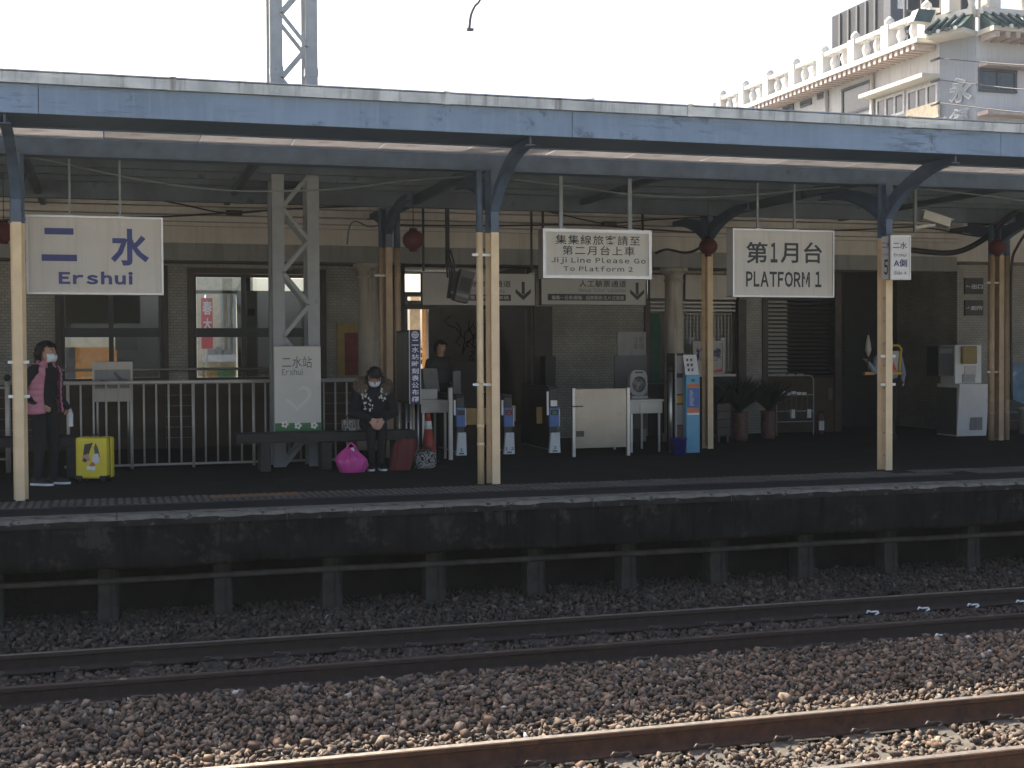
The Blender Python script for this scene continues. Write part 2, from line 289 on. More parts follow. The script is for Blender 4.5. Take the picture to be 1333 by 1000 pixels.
def tag(o, label, cat, group=None):
    o['label'] = label; o['category'] = cat
    if group: o['group'] = group
    return o
def thing(name, label, cat, loc=(0, 0, 0), rotz=0, group=None):
    o = bpy.data.objects.new(name, None); COL.objects.link(o); o.location = loc; o.rotation_euler = (0, 0, rotz); o.empty_display_size = 0.1
    return tag(o, label, cat, group)
def structure(o, kind='structure'): o['kind'] = kind; return o
def clone(o, parent=None, loc=None):
    c = o.copy(); COL.objects.link(c); c.parent = parent
    if loc is not None: c.location = loc
    for ch in list(o.children): clone(ch, c)
    return c
# ------------------------------------------------------------------ lettering
def text_verts(txt, bold=0.0, spacing=1.0):
    cu = bpy.data.curves.new('t', 'FONT'); cu.body = txt; cu.size = 1; cu.offset = bold; cu.space_character = spacing; cu.resolution_u = 2; cu.space_line = 1.0
    ob = bpy.data.objects.new('t', cu); COL.objects.link(ob); dg = bpy.context.evaluated_depsgraph_get()
    me = bpy.data.meshes.new_from_object(ob.evaluated_get(dg)); bpy.data.objects.remove(ob); bpy.data.curves.remove(cu)
    v = [tuple(x.co) for x in me.vertices]; f = [tuple(p.vertices) for p in me.polygons]; bpy.data.meshes.remove(me); return v, f
_GC = {}
def latin_verts(txt, bold, gap=.13):
    V, Fc, x = [], [], 0.0
    for chh in txt:
        if chh == ' ': x += .36; continue
        key = (chh, bold)
        if key not in _GC: _GC[key] = text_verts(chr(ord(chh)+0xFEE0), bold)
        v, f = _GC[key]; lo = min(p[0] for p in v); hi = max(p[0] for p in v); o = len(V)
        V += [(p[0]-lo+x, p[1], 0) for p in v]; Fc += [tuple(i+o for i in q) for q in f]; x += hi-lo+gap
    return V, Fc
def text(parent, txt, rc, Y, mt, bold=0.0, spacing=1.0, name='lettering', proud=0.004, frame=None, split=False):
    """txt fitted into (x0, x1, z0, z1) on the plane Y, facing the track. frame = (origin, right, up) for other planes."""
    v, f = latin_verts(txt, bold, .13*spacing**2) if all('!' <= q <= '~' or q == ' ' for q in txt) else text_verts(txt, bold, spacing); x0, x1, z0, z1 = rc
    a = min(p[0] for p in v); b = max(p[0] for p in v); c = min(p[1] for p in v); d = max(p[1] for p in v)
    if frame is None: vs = [(x0+(p[0]-a)/(b-a)*(x1-x0), Y-proud, z0+(p[1]-c)/(d-c)*(z1-z0)) for p in v]
    else:
        O, rt, up = map(Vector, frame); vs = [O+rt*(x0+(p[0]-a)/(b-a)*(x1-x0))+up*(z0+(p[1]-c)/(d-c)*(z1-z0)) for p in v]
    if not split: return MB().add(vs, f).build(name, mt, parent)
    par = list(range(len(v)))                                        # islands, then islands that overlap sideways make one character
    def fd(i):
        while par[i] != i: par[i] = par[par[i]]; i = par[i]
        return i
    for q in f:
        for k in q[1:]: par[fd(k)] = fd(q[0])
    isl = {}
    for i in range(len(v)): isl.setdefault(fd(i), []).append(i)
    iv = sorted((min(v[i][0] for i in ii), max(v[i][0] for i in ii), r_) for r_, ii in isl.items()); groups = []
    for lo, hi, r_ in iv:
        if groups and lo < groups[-1][1]-.01: groups[-1][1] = max(hi, groups[-1][1]); groups[-1][2].add(r_)
        else: groups.append([lo, hi, {r_}])
    for lo, hi, rr in groups:
        mp = {}; fs_ = []
        for q in f:
            if fd(q[0]) in rr: fs_.append(tuple(mp.setdefault(k, len(mp)) for k in q))
        MB().add([vs[k] for k in mp], fs_).build('character', mt, parent)

# ================================================================== SETTING
RAIL_Z = EYE-2.377                              # rail top, below the platform surface (z = 0)
FOOT_Z = RAIL_Z-0.150
Y_R = [11.16, 10.06, 7.72, 6.66]                # the four rails
EDGE = 12.23
X0, X1 = -26.0, 48.0
structure(MB().box(-260, 300, -120, 320, -1.62, -1.5).build('ground', 'bed'))
structure(MB().box(-60, 70, -30, 3.55, -1.5, 0.0).build("opposite_platform", "concrete_light"))
# track bed under the ballast: a gently uneven sheet
def bed_z(x, y):
    h = -1.13
    if y > 11.35: h = -1.11+min(1, (y-11.35)/1.2)*0.10
    elif 10.2 < y < 11.05: h = -1.112
    elif y < 9.95 and y > 7.85: h = -1.09+0.045*math.sin((y-7.85)/2.1*math.pi)
    elif y <= 7.6: h = -1.105
    return h
mb = MB(); nx, ny = 80, 40; ys = np.linspace(-3, 13.3, ny+1); xs = np.linspace(-12, 26, nx+1)
mb.add([(x, y, bed_z(x, y)-0.035) for y in ys for x in xs], [(j*(nx+1)+i, j*(nx+1)+i+1, (j+1)*(nx+1)+i+1, (j+1)*(nx+1)+i) for j in range(ny) for i in range(nx)], True)
structure(mb.build('track_bed', 'bed'))

# ---- ballast: tens of thousands of broken stones, one object
def stone_shapes(k):
    out = []
    for _ in range(k):
        bm = bmesh.new(); pts = rng.normal(size=(11, 3)); pts /= np.linalg.norm(pts, axis=1)[:, None]; pts *= rng.uniform(0.75, 1.0, (11, 1)); pts *= np.array([1.0, rng.uniform(.65, .95), rng.uniform(.40, .72)])
        for p in pts: bm.verts.new(p)
        r = bmesh.ops.convex_hull(bm, input=bm.verts[:])
        dead = [g for g in r['geom_interior'] if isinstance(g, bmesh.types.BMVert)]
        bmesh.ops.delete(bm, geom=dead, context='VERTS'); bmesh.ops.triangulate(bm, faces=bm.faces[:])
        bm.verts.index_update(); out.append((np.array([v.co[:] for v in bm.verts]), np.array([[v.index for v in f.verts] for f in bm.faces]))); bm.free()
    return out
SHAPES = stone_shapes(14)
VIS = []                                         # stone centres: jittered grid, denser and finer where seen close
def scatter(y0, y1, step, size, zoff=0.0, xa=None, xb=None):
    y = y0
    while y < y1:
        lo = XA(-200, max(y, 6)) if xa is None else xa; hi = XA(1580, max(y, 6)) if xb is None else xb
        n = int((hi-lo)/step)
        for i in range(n):
            x = lo+(i+random.uniform(-.45, .95))*step; yy = y+random.uniform(-.6, .6)*step
            if any(abs(yy-r) < 0.042 for r in Y_R): continue
            s = size*math.exp(random.gauss(0, .27))
            z = bed_z(x, yy)+zoff+random.uniform(-.006, .020)
            if any(abs(yy-r) < 0.09 for r in Y_R): z -= 0.02
            if s > size*1.55: z += .008
            VIS.append((x, yy, z, s))
        y += step
# leave the sleepers' tops bare where the photograph shows them
SLEEP_DX = 0.56
def near_sleeper(x, y):
    k = round((x-0.18)/SLEEP_DX)*SLEEP_DX+0.18
    return abs(x-k) < 0.10
scatter(11.25, 13.2, 0.038, 0.029)
scatter(10.16, 11.08, 0.038, 0.029)
scatter(7.80, 9.98, 0.037, 0.0285)
scatter(7.80, 9.98, 0.072, 0.034, 0.020)
scatter(6.72, 7.66, 0.036, 0.029)
scatter(6.1, 6.6, 0.036, 0.0275)
st = np.array(VIS)
keep = np.ones(len(st), bool)
for i, (x, y, z, s) in enumerate(VIS):
    if near_sleeper(x, y) and (10.13 < y < 11.10 or 6.75 < y < 7.68) and random.random() < (0.35 if y > 9 else 0.62): keep[i] = False
st = st[keep]; ns = len(st)
def euler_mats(n):
    q = rng.normal(size=(n, 4)); q[:, 1:3] *= 0.75; q /= np.linalg.norm(q, axis=1)[:, None]; w_, x, y, z = q.T
    return np.stack([1-2*(y*y+z*z), 2*(x*y-z*w_), 2*(x*z+y*w_), 2*(x*y+z*w_), 1-2*(x*x+z*z), 2*(y*z-x*w_), 2*(x*z-y*w_), 2*(y*z+x*w_), 1-2*(x*x+y*y)], 1).reshape(n, 3, 3)
M3 = euler_mats(ns); kind = rng.integers(0, len(SHAPES), ns); V, T, CI = [], [], []; off = 0
shade = rng.random(ns)
for k, (sv, sf) in enumerate(SHAPES):
    idx = np.where(kind == k)[0]
    P = np.einsum('nij,vj->nvi', M3[idx]*st[idx, 3][:, None, None], sv)+st[idx, None, :3]
    V.append(P.reshape(-1, 3)); T.append((sf[None]+(np.arange(len(idx))*len(sv))[:, None, None]+off).reshape(-1, 3))
    CI.append(np.repeat(idx, len(sf))); off += len(idx)*len(sv)
V = np.concatenate(V); T = np.concatenate(T); CI = np.concatenate(CI)
me = bpy.data.meshes.new('ballast'); me.vertices.add(len(V)); me.vertices.foreach_set('co', V.astype(np.float32).ravel())
me.loops.add(len(T)*3); me.loops.foreach_set('vertex_index', T.astype(np.int32).ravel()); me.polygons.add(len(T))
me.polygons.foreach_set('loop_start', np.arange(0, len(T)*3, 3, dtype=np.int32)); me.update(calc_edges=True)
# per-stone colour: mixed greys and browns, grimier round the platform track
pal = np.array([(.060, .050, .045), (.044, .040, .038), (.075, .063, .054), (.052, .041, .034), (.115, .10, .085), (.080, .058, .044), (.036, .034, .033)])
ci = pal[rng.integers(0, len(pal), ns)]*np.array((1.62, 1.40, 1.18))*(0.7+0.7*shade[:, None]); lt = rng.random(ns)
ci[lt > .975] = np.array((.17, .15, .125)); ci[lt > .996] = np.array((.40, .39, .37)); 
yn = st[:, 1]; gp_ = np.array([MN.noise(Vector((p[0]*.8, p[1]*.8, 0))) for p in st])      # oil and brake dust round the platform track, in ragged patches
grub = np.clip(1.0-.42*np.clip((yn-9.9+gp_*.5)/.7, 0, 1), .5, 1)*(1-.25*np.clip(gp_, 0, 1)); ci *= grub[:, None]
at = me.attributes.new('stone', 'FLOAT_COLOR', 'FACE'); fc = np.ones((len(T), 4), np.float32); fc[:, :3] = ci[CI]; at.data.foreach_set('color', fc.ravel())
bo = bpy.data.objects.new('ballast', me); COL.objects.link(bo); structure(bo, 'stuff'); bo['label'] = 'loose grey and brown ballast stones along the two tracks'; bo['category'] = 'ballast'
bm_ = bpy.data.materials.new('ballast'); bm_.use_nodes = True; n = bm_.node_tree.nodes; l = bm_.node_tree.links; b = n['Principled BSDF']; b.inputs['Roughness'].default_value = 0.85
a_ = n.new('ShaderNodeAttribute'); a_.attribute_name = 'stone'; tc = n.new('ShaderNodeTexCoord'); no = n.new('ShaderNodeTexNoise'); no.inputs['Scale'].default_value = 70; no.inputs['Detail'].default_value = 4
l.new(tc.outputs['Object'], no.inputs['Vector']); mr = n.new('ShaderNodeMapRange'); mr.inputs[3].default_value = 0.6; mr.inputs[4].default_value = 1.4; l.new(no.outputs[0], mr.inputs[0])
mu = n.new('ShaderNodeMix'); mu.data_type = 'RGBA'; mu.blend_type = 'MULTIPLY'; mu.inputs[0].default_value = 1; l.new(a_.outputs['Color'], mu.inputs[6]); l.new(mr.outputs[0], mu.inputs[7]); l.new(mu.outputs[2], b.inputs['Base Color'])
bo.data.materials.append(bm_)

# ---- rails
def rail_profile(y, z):                          # YZ outline of a flat-bottomed rail, foot at z
    h = [(-.064, 0), (-.064, .010), (-.018, .026), (-.008, .036), (-.008, .108), (-.0325, .120), (-.0325, .146), (-.026, .150)]
    return [(y+a, z+b_) for a, b_ in h]+[(y-a, z+b_) for a, b_ in reversed(h)]
RL = ['steel rail of the platform track, on the side closest to the platform wall', 'steel rail of the platform track, on the side away from the platform',
      'sunlit steel rail of the outer track, on the side towards the platform', 'steel rail of the outer track, on the side away from the platform']
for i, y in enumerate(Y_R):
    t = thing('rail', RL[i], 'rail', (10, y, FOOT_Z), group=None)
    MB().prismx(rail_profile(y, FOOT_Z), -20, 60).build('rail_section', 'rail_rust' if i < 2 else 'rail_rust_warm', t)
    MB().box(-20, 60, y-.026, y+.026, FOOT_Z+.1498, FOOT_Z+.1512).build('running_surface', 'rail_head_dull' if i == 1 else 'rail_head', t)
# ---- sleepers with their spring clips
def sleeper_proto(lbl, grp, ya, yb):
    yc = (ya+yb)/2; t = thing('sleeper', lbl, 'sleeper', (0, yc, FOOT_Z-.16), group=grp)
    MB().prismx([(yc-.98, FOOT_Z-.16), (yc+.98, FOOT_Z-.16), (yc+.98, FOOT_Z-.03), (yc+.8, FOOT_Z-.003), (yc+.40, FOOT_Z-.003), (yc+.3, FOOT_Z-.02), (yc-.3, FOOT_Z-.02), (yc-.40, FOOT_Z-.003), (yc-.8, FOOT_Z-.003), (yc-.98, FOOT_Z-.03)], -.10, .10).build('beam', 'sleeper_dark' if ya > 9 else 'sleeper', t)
    for yr in (ya, yb):
        for s in (-1, 1):
            z = FOOT_Z
            MB().tube([(-.075, yr+s*.125, z+.030), (-.055, yr+s*.12, z+.050), (-.03, yr+s*.105, z+.040), (.0, yr+s*.085, z+.028), (.04, yr+s*.070, z+.028), (.07, yr+s*.085, z+.030), (.06, yr+s*.115, z+.022), (.02, yr+s*.125, z+.012)], .0085, 6).build('rail_clip', 'clip', t)
    return t
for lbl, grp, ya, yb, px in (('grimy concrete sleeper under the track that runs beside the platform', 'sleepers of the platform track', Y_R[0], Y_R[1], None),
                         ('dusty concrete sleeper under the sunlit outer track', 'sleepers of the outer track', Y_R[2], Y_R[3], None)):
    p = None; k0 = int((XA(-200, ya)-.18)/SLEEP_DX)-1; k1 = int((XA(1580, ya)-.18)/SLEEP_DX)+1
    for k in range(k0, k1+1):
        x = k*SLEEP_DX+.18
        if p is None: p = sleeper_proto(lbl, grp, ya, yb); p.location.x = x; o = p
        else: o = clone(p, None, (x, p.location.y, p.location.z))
        if ya > 9 and x > XA(1185, Y_R[1]):
            for c in o.children:
                if c.name.startswith('rail_clip') and (c.matrix_local.translation.y > -9):
                    c.data = c.data.copy(); c.data.materials[0] = MATS['white_clip'] if random.random() < .75 else MATS['clip']

# ---- platform: slab with overhanging edge, coping stones, tactile paving; all parts of one structure
pf = structure(bpy.data.objects.new('platform', None)); COL.objects.link(pf); pf.location = (10, 20, -1.1)
MB().box(X0, X1, 12.55, 34, -.30, 0).build('paving', 'asphalt', pf)
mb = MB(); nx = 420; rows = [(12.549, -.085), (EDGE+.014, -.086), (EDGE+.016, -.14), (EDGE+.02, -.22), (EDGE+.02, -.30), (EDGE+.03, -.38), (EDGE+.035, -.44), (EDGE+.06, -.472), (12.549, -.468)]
vs = []
for i in range(nx+1):
    x = -7+30*i/nx
    for j, (y, z) in enumerate(rows):
        k = MN.noise(Vector((x*1.7, z*5, 3.1)))*.016+MN.noise(Vector((x*6, z*14, 9.4)))*.007; ed = j in (6, 7)
        vs.append((x, y+(k if 0 < j < 8 else 0), z+(k*1.1+MN.noise(Vector((x*2.3, 0, 1)))*.014 if ed else 0)))
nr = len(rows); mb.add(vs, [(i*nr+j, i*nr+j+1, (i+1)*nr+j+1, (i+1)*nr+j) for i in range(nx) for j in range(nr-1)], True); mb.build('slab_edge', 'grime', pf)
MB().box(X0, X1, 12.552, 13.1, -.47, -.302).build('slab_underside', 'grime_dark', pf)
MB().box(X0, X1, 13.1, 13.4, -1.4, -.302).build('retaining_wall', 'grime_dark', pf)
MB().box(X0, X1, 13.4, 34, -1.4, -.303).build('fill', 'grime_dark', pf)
cs = []
for sh in range(5):                               # coping stones: five chipped variants
    m_ = MB(); n_ = 14; L = 1.494
    front = [EDGE+random.uniform(-.006, .006) for _ in range(n_+1)]; top = [random.uniform(-.006, .003) for _ in range(n_+1)]
    vs = []
    for i in range(n_+1):
        x = i/n_*L; ch = random.random() < .15
        vs += [(x, front[i], -.084), (x, front[i]-.004, -.03+random.uniform(-.008, .008)), (x, front[i]+.012+(.02 if ch else 0), -.004-(.014 if ch else 0)), (x, EDGE+.06, top[i]+.003), (x, 12.549, .003), (x, 12.549, -.084)]
    fs = [(i*6+j, (i+1)*6+j, (i+1)*6+(j+1) % 6, i*6+(j+1) % 6) for i in range(n_) for j in range(6)]+[(5, 4, 3, 2, 1, 0), tuple(n_*6+j for j in range(6))]
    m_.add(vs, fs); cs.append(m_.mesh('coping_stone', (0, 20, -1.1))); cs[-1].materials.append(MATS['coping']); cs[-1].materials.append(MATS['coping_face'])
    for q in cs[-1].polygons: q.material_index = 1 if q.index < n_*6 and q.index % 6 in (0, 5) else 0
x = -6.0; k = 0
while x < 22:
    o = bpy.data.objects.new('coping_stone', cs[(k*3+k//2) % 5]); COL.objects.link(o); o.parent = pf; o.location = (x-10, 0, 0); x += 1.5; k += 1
# tactile tiles with raised bars (two rows)
m_ = MB().box(0, .294, 0, .294, 0, .010)
for j in range(4): m_.box(.012+j*.072, .052+j*.072, .012, .282, .0101, .016)
tm = m_.mesh('tactile_tile'); tm.materials.append(MATS['tactile']); tm.materials.append(MATS['tactile_bar'])
for q in tm.polygons: q.material_index = 0 if q.index < 6 else 1
tm2 = tm.copy(); tm2.materials[0] = MATS['tactile_new']; tm2.materials[1] = MATS['tactile_new']
xa, xb = G(268, 646).x, G(384, 646).x
x = -2.4
while x < 20:
    for r in range(2):
        new = r == 1 and xa < x+.15 < xb
        if random.random() < .03 and not new: continue
        o = bpy.data.objects.new('tactile_tile', tm2 if new else tm); COL.objects.link(o); o.parent = pf; o.location = (x-10, 13.13+r*.3-20, .002+1.1-random.uniform(0, .004)); 
    x += .3
# concrete posts under the overhang, and the pipe they carry
for i, px in enumerate((-10, 66, 141, 290, 431, 565, 695, 815, 932, 1045, 1155, 1262, 1366, 1468, 1568)):
    if i in (1,): continue
    X = XA(px, 12.66, 780); y = 12.58; h = .088+random.uniform(-.012, .012)
    m_ = MB(); zz = [-1.25, -1.0, -.8, -.62, -.472]; vs = []
    for z in zz:
        j = lambda: random.uniform(-.006, .006)
        vs += [(X-h+j(), y+j(), z), (X+h+j(), y+j(), z), (X+h+j(), y+.2, z), (X-h+j(), y+.2, z)]
    m_.add(vs, [(a*4+b_, a*4+(b_+1) % 4, (a+1)*4+(b_+1) % 4, (a+1)*4+b_) for a in range(4) for b_ in range(4)]+[(3, 2, 1, 0), (16, 17, 18, 19)])
    tag(m_.build('concrete_post', 'post_concrete'), 'squat grimy concrete post under the overhanging platform edge', 'post', 'posts under the platform edge')
pts = []
for i in range(60):
    x = -5+i*.42; pts.append((x, 12.545, -.615+.003*math.sin(i*.9)+.002*math.sin(i*2.3)))
tag(MB().tube(pts, .028, 8).build('pipe', 'pipe_grey'), 'long grimy pipe running along the posts below the platform edge', 'pipe')

# ================================================================== CANOPY
FY = 12.45
z_fb, z_ft, z_gt = 3.58, 3.835, 3.95
PX_F = [25, 641, 1153]; PX_B = [508, 924, 1302]
XF = [XA(p, 14.0, 500) for p in PX_F]; DX = (XF[2]-XF[0])/2
cn = thing('platform_canopy', 'long blue platform canopy with metal gutter along its front edge', 'canopy', (8, 15.8, 3.3))
x = XA(745, FY, 160)-7.5*2
while x < 24:                                     # fascia boards and gutter lengths
    MB().box(x+.002, x+4.996, FY, FY+.03, z_fb, z_ft).build('fascia_board', 'fascia_blue', cn); x += 5.0
x = XA(225, FY, 130)-5*2.55
while x < 26:
    d = random.uniform(-.006, .006)
    MB().prismx([(FY-.05+d, z_ft+.002), (FY-.055+d, z_gt-.02), (FY-.068+d, z_gt-.012), (FY-.06+d, z_gt), (FY-.03, z_gt-.004), (FY-.03, z_ft+.03), (FY+.2, z_ft+.03), (FY+.2, z_ft+.002)], x+.002, x+2.545).build('gutter_section', 'gutter', cn)
    MB().prismx([(FY-.056+d, z_ft-.004), (FY-.062+d, z_gt-.02), (FY-.072+d, z_gt+.004), (FY-.03, z_gt+.004), (FY-.03, z_ft-.004)], x-.03, x+.03).build('gutter_joint', 'gutter', cn)
    x += 2.55
MB().box(X0, X1, FY+.031, 13.28, z_fb+.012, z_fb+.03).build('box_soffit', 'steel_blue', cn)
MB().box(X0, X1, 13.255, 13.28, z_fb-.0, z_fb+.0115).build('box_soffit_lip', 'steel_blue', cn)
x = XA(135, 13.7, 178)-.93*8; pm = MB().box(0.006, .924, 13.285, 14.06, 3.62, 3.626).mesh('soffit_panel', (0, 15.8, 3.3)); pm.materials.append(MATS['soffit'])
while x < 24:
    o = bpy.data.objects.new('soffit_panel', pm); COL.objects.link(o); o.parent = cn; o.location = (x-8, 0, 0); x += .93
MB().box(X0, X1, 14.07, 14.17, 3.455, 3.72).build('main_beam', 'steel_blue', cn)
MB().box(X0, X1, 14.02, 14.22, 3.441, 3.4545).build('beam_flange', 'steel_blue', cn)
MB().box(X0, X1, 17.95, 18.05, 3.46, 3.74).build('rear_beam', 'roof_blue', cn)
for y in (14.9, 15.6, 16.3, 17.0, 17.6, 18.6, 19.1): MB().box(X0, X1, y-.03, y+.03, 3.64, 3.74).build('purlin', 'roof_blue', cn)
m_ = MB(); n_ = 260; prof = []                    # corrugated roof sheet, two slopes
for i in range(n_+1):
    x = X0+(X1-X0)*i/n_; d = .014*(1 if i % 2 else -1)
    prof += [(x, 14.04, 3.758+d), (x, 16, 3.775+d), (x, 19.28, 3.80+d), (x, 19.28, 3.83+d), (x, 16, 3.805+d), (x, 14.04, 3.788+d)]
m_.add(prof, [(i*6+j, i*6+(j+1) % 6, (i+1)*6+(j+1) % 6, (i+1)*6+j) for i in range(n_) for j in range(6)])
m_.build('roof_sheet', 'roof_blue', cn)
MB().box(X0, X1, FY+.205, 13.28, 3.86, 3.88).build('eaves_sheet', 'roof_blue', cn); MB().box(X0, X1, 13.255, 13.28, z_fb+.0305, 3.8595).build('eaves_closer', 'steel_blue', cn)
RAFT = []
for k in range(-3, 9):
    x = XF[0]+k*DX/2
    MB().box(x-.035, x+.035, 14.23, 19.2, 3.50 if k % 2 == 0 else 3.56, 3.635 if k % 2 else 3.615).build('rafter', 'roof_blue', cn)

# ---- canopy posts: built-up steel sections, cream below, blue above with curved brackets
def canopy_post(lbl, X, Y, zc, grp, front=True, cream='post_cream', pipe=None):
    t = thing('canopy_post', lbl, 'post', (X, Y, 0), group=grp)
    for nm, z0, z1, mt in (('post', -.004, zc, cream), ('post_head', zc+.001, 3.44, 'steel_blue')):
        p = MB().box(X-.045, X+.045, Y-.075, Y-.062, z0-(.0 if nm != 'post' else .02), z1).build('front_flange' if nm == 'post' else 'head_flange', mt, t)
        MB().box(X-.006, X+.006, Y-.0615, Y+.0615, z0+.03, z1).build('web' if nm == 'post' else 'head_web', mt, t)
        MB().box(X-.07, X+.07, Y+.062, Y+.075, z0, z1).build('back_flange' if nm == 'post' else 'head_back_flange', mt, t)
        MB().box(X-.022, X-.012, Y-.0612, Y+.0612, z0+.06, z1).build('side_plate' if nm == 'post' else 'head_side_plate', mt, t)
    bm2 = MB().sphere((0, 0, 0), .015, 8, 6, (0.8, 1, 1)).mesh('bolt'); bm2.materials.append(MATS['post_tan'])
    z = .18
    while z < zc:
        o = bpy.data.objects.new('bolt', bm2); COL.objects.link(o); o.parent = t; o.location = (-.023, -.005, z); z += .27
    for z in (1.02, 1.36):
        if front and pipe is None: MB().box(X-.10, X+.10, Y-.058, Y-.04, z, z+.03).build('stud_bar', 'white_paint', t)
    for s in ((-1, 1) if True else ()):           # curved brackets to the front edge and to the rear, in the post's own plane
        n_ = 12; outer, inner = [], []
        yend = (12.62 if s < 0 else Y+1.5) if front else (Y+s*1.3)
        zt = 3.59 if (s < 0 and front) else 3.495
        for i in range(n_+1):
            a = i/n_; y = Y+(yend-Y)*(a**1.25); zlow = zc+.12+(zt-.07-zc-.12)*math.sin(a*math.pi/2)**0.9
            zup = zc+.42+(zt-zc-.42)*min(1, math.sin(a*math.pi/2)*1.15) if a < .8 else zt
            outer.append((y, zlow)); inner.append((y, max(zup, zlow+.05)))
        poly = outer+list(reversed(inner))
        br = MB().prismx(poly, X-.010, X+.010).build('bracket', 'steel_blue', t)
        fl = MB()
        for i in range(n_):
            (ya, za), (yb, zb) = outer[i], outer[i+1]
            fl.add([(X-.05, ya, za-.012), (X+.05, ya, za-.012), (X+.05, yb, zb-.012), (X-.05, yb, zb-.012), (X-.05, ya, za), (X+.05, ya, za), (X+.05, yb, zb), (X-.05, yb, zb)],
                   [(0, 3, 2, 1), (4, 5, 6, 7), (0, 1, 5, 4), (2, 3, 7, 6), (1, 2, 6, 5), (0, 4, 7, 3)])
        fl.build('bracket_flange', 'steel_blue', br)
    if pipe:
        for xo, r_ in pipe:
            m_ = MB().cyl((X+xo, Y+.0, .0), (X+xo, Y, zc), r_, n=14); o = m_.build('drain_pipe', cream, t)
            MB().cyl((X+xo, Y, zc+.001), (X+xo, Y, 3.44), r_, n=14).build('drain_pipe_top', 'steel_blue', o)
            for z in (.42, .62, 1.1, 2.52): MB().cyl((X+xo, Y, z), (X+xo, Y, z+.035), r_+.004, n=14).build('pipe_collar', cream, o)
            for z in (1.08, 2.5): MB().box(X+xo-.09, X-.02, Y-.03, Y-.012, z, z+.028).build('pipe_clamp', 'white_paint', t)
    return t
canopy_post('cream steel canopy post in front of the woman with the yellow suitcase', XF[0], 14.0, 2.76, 'canopy posts along the platform edge')
canopy_post('cream steel canopy post with a round drain pipe strapped beside it', XA(643, 14.0, 500), 14.0, 2.76, 'canopy posts along the platform edge', pipe=[(-.155, .038)])
canopy_post('cream steel canopy post carrying the small box sign with number 5', XF[2], 14.0, 2.80, 'canopy posts along the platform edge')
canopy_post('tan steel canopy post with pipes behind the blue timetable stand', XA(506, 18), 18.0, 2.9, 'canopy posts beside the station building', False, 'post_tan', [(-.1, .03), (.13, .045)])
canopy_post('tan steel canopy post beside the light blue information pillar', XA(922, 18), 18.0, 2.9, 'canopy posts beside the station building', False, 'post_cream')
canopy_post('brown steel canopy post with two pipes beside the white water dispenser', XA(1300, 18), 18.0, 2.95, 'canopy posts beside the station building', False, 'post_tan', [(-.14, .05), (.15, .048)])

# ================================================================== STATION BUILDING
WY, WT = 21.0, 0.25                              # front wall plane, thickness
sb = thing('station_building', 'old station building with tiled walls, plaster cornice and round columns', 'building', (XA(650, WY), WY, 0))
def px_wall(p0, p1, z0, z1, mt='wall_tile', nm='wall', Y=WY, T=WT): return MB().box(XA(p0, Y), XA(p1, Y), Y, Y+T, z0, z1).build(nm, mt, sb)
Z_TOP = 4.2; SILL = ZA(150, 499, WY); DADO = SILL-.03
def zw(py, px=500, Y=WY): return ZA(px, py, Y)
# piers and panels between the openings
for p0, p1 in ((-260, 77), (215, 248), (421, 521), (694, 843), (963, 998)): px_wall(p0, p1, 0, Z_TOP)
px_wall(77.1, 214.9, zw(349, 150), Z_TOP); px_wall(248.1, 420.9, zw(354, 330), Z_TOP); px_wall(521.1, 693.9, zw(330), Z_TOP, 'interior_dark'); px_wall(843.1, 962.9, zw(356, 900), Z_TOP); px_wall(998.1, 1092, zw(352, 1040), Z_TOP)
for p0, p1 in ((77.1, 214.9), (248.1, 420.9)): px_wall(p0, p1, 0, SILL-.002, 'dado', 'wall_base')
px_wall(843.1, 962.9, 0, zw(500, 900), 'interior_dark', 'wall_base'); px_wall(998.1, 1092, 0, zw(492, 1040), 'dado', 'wall_base')
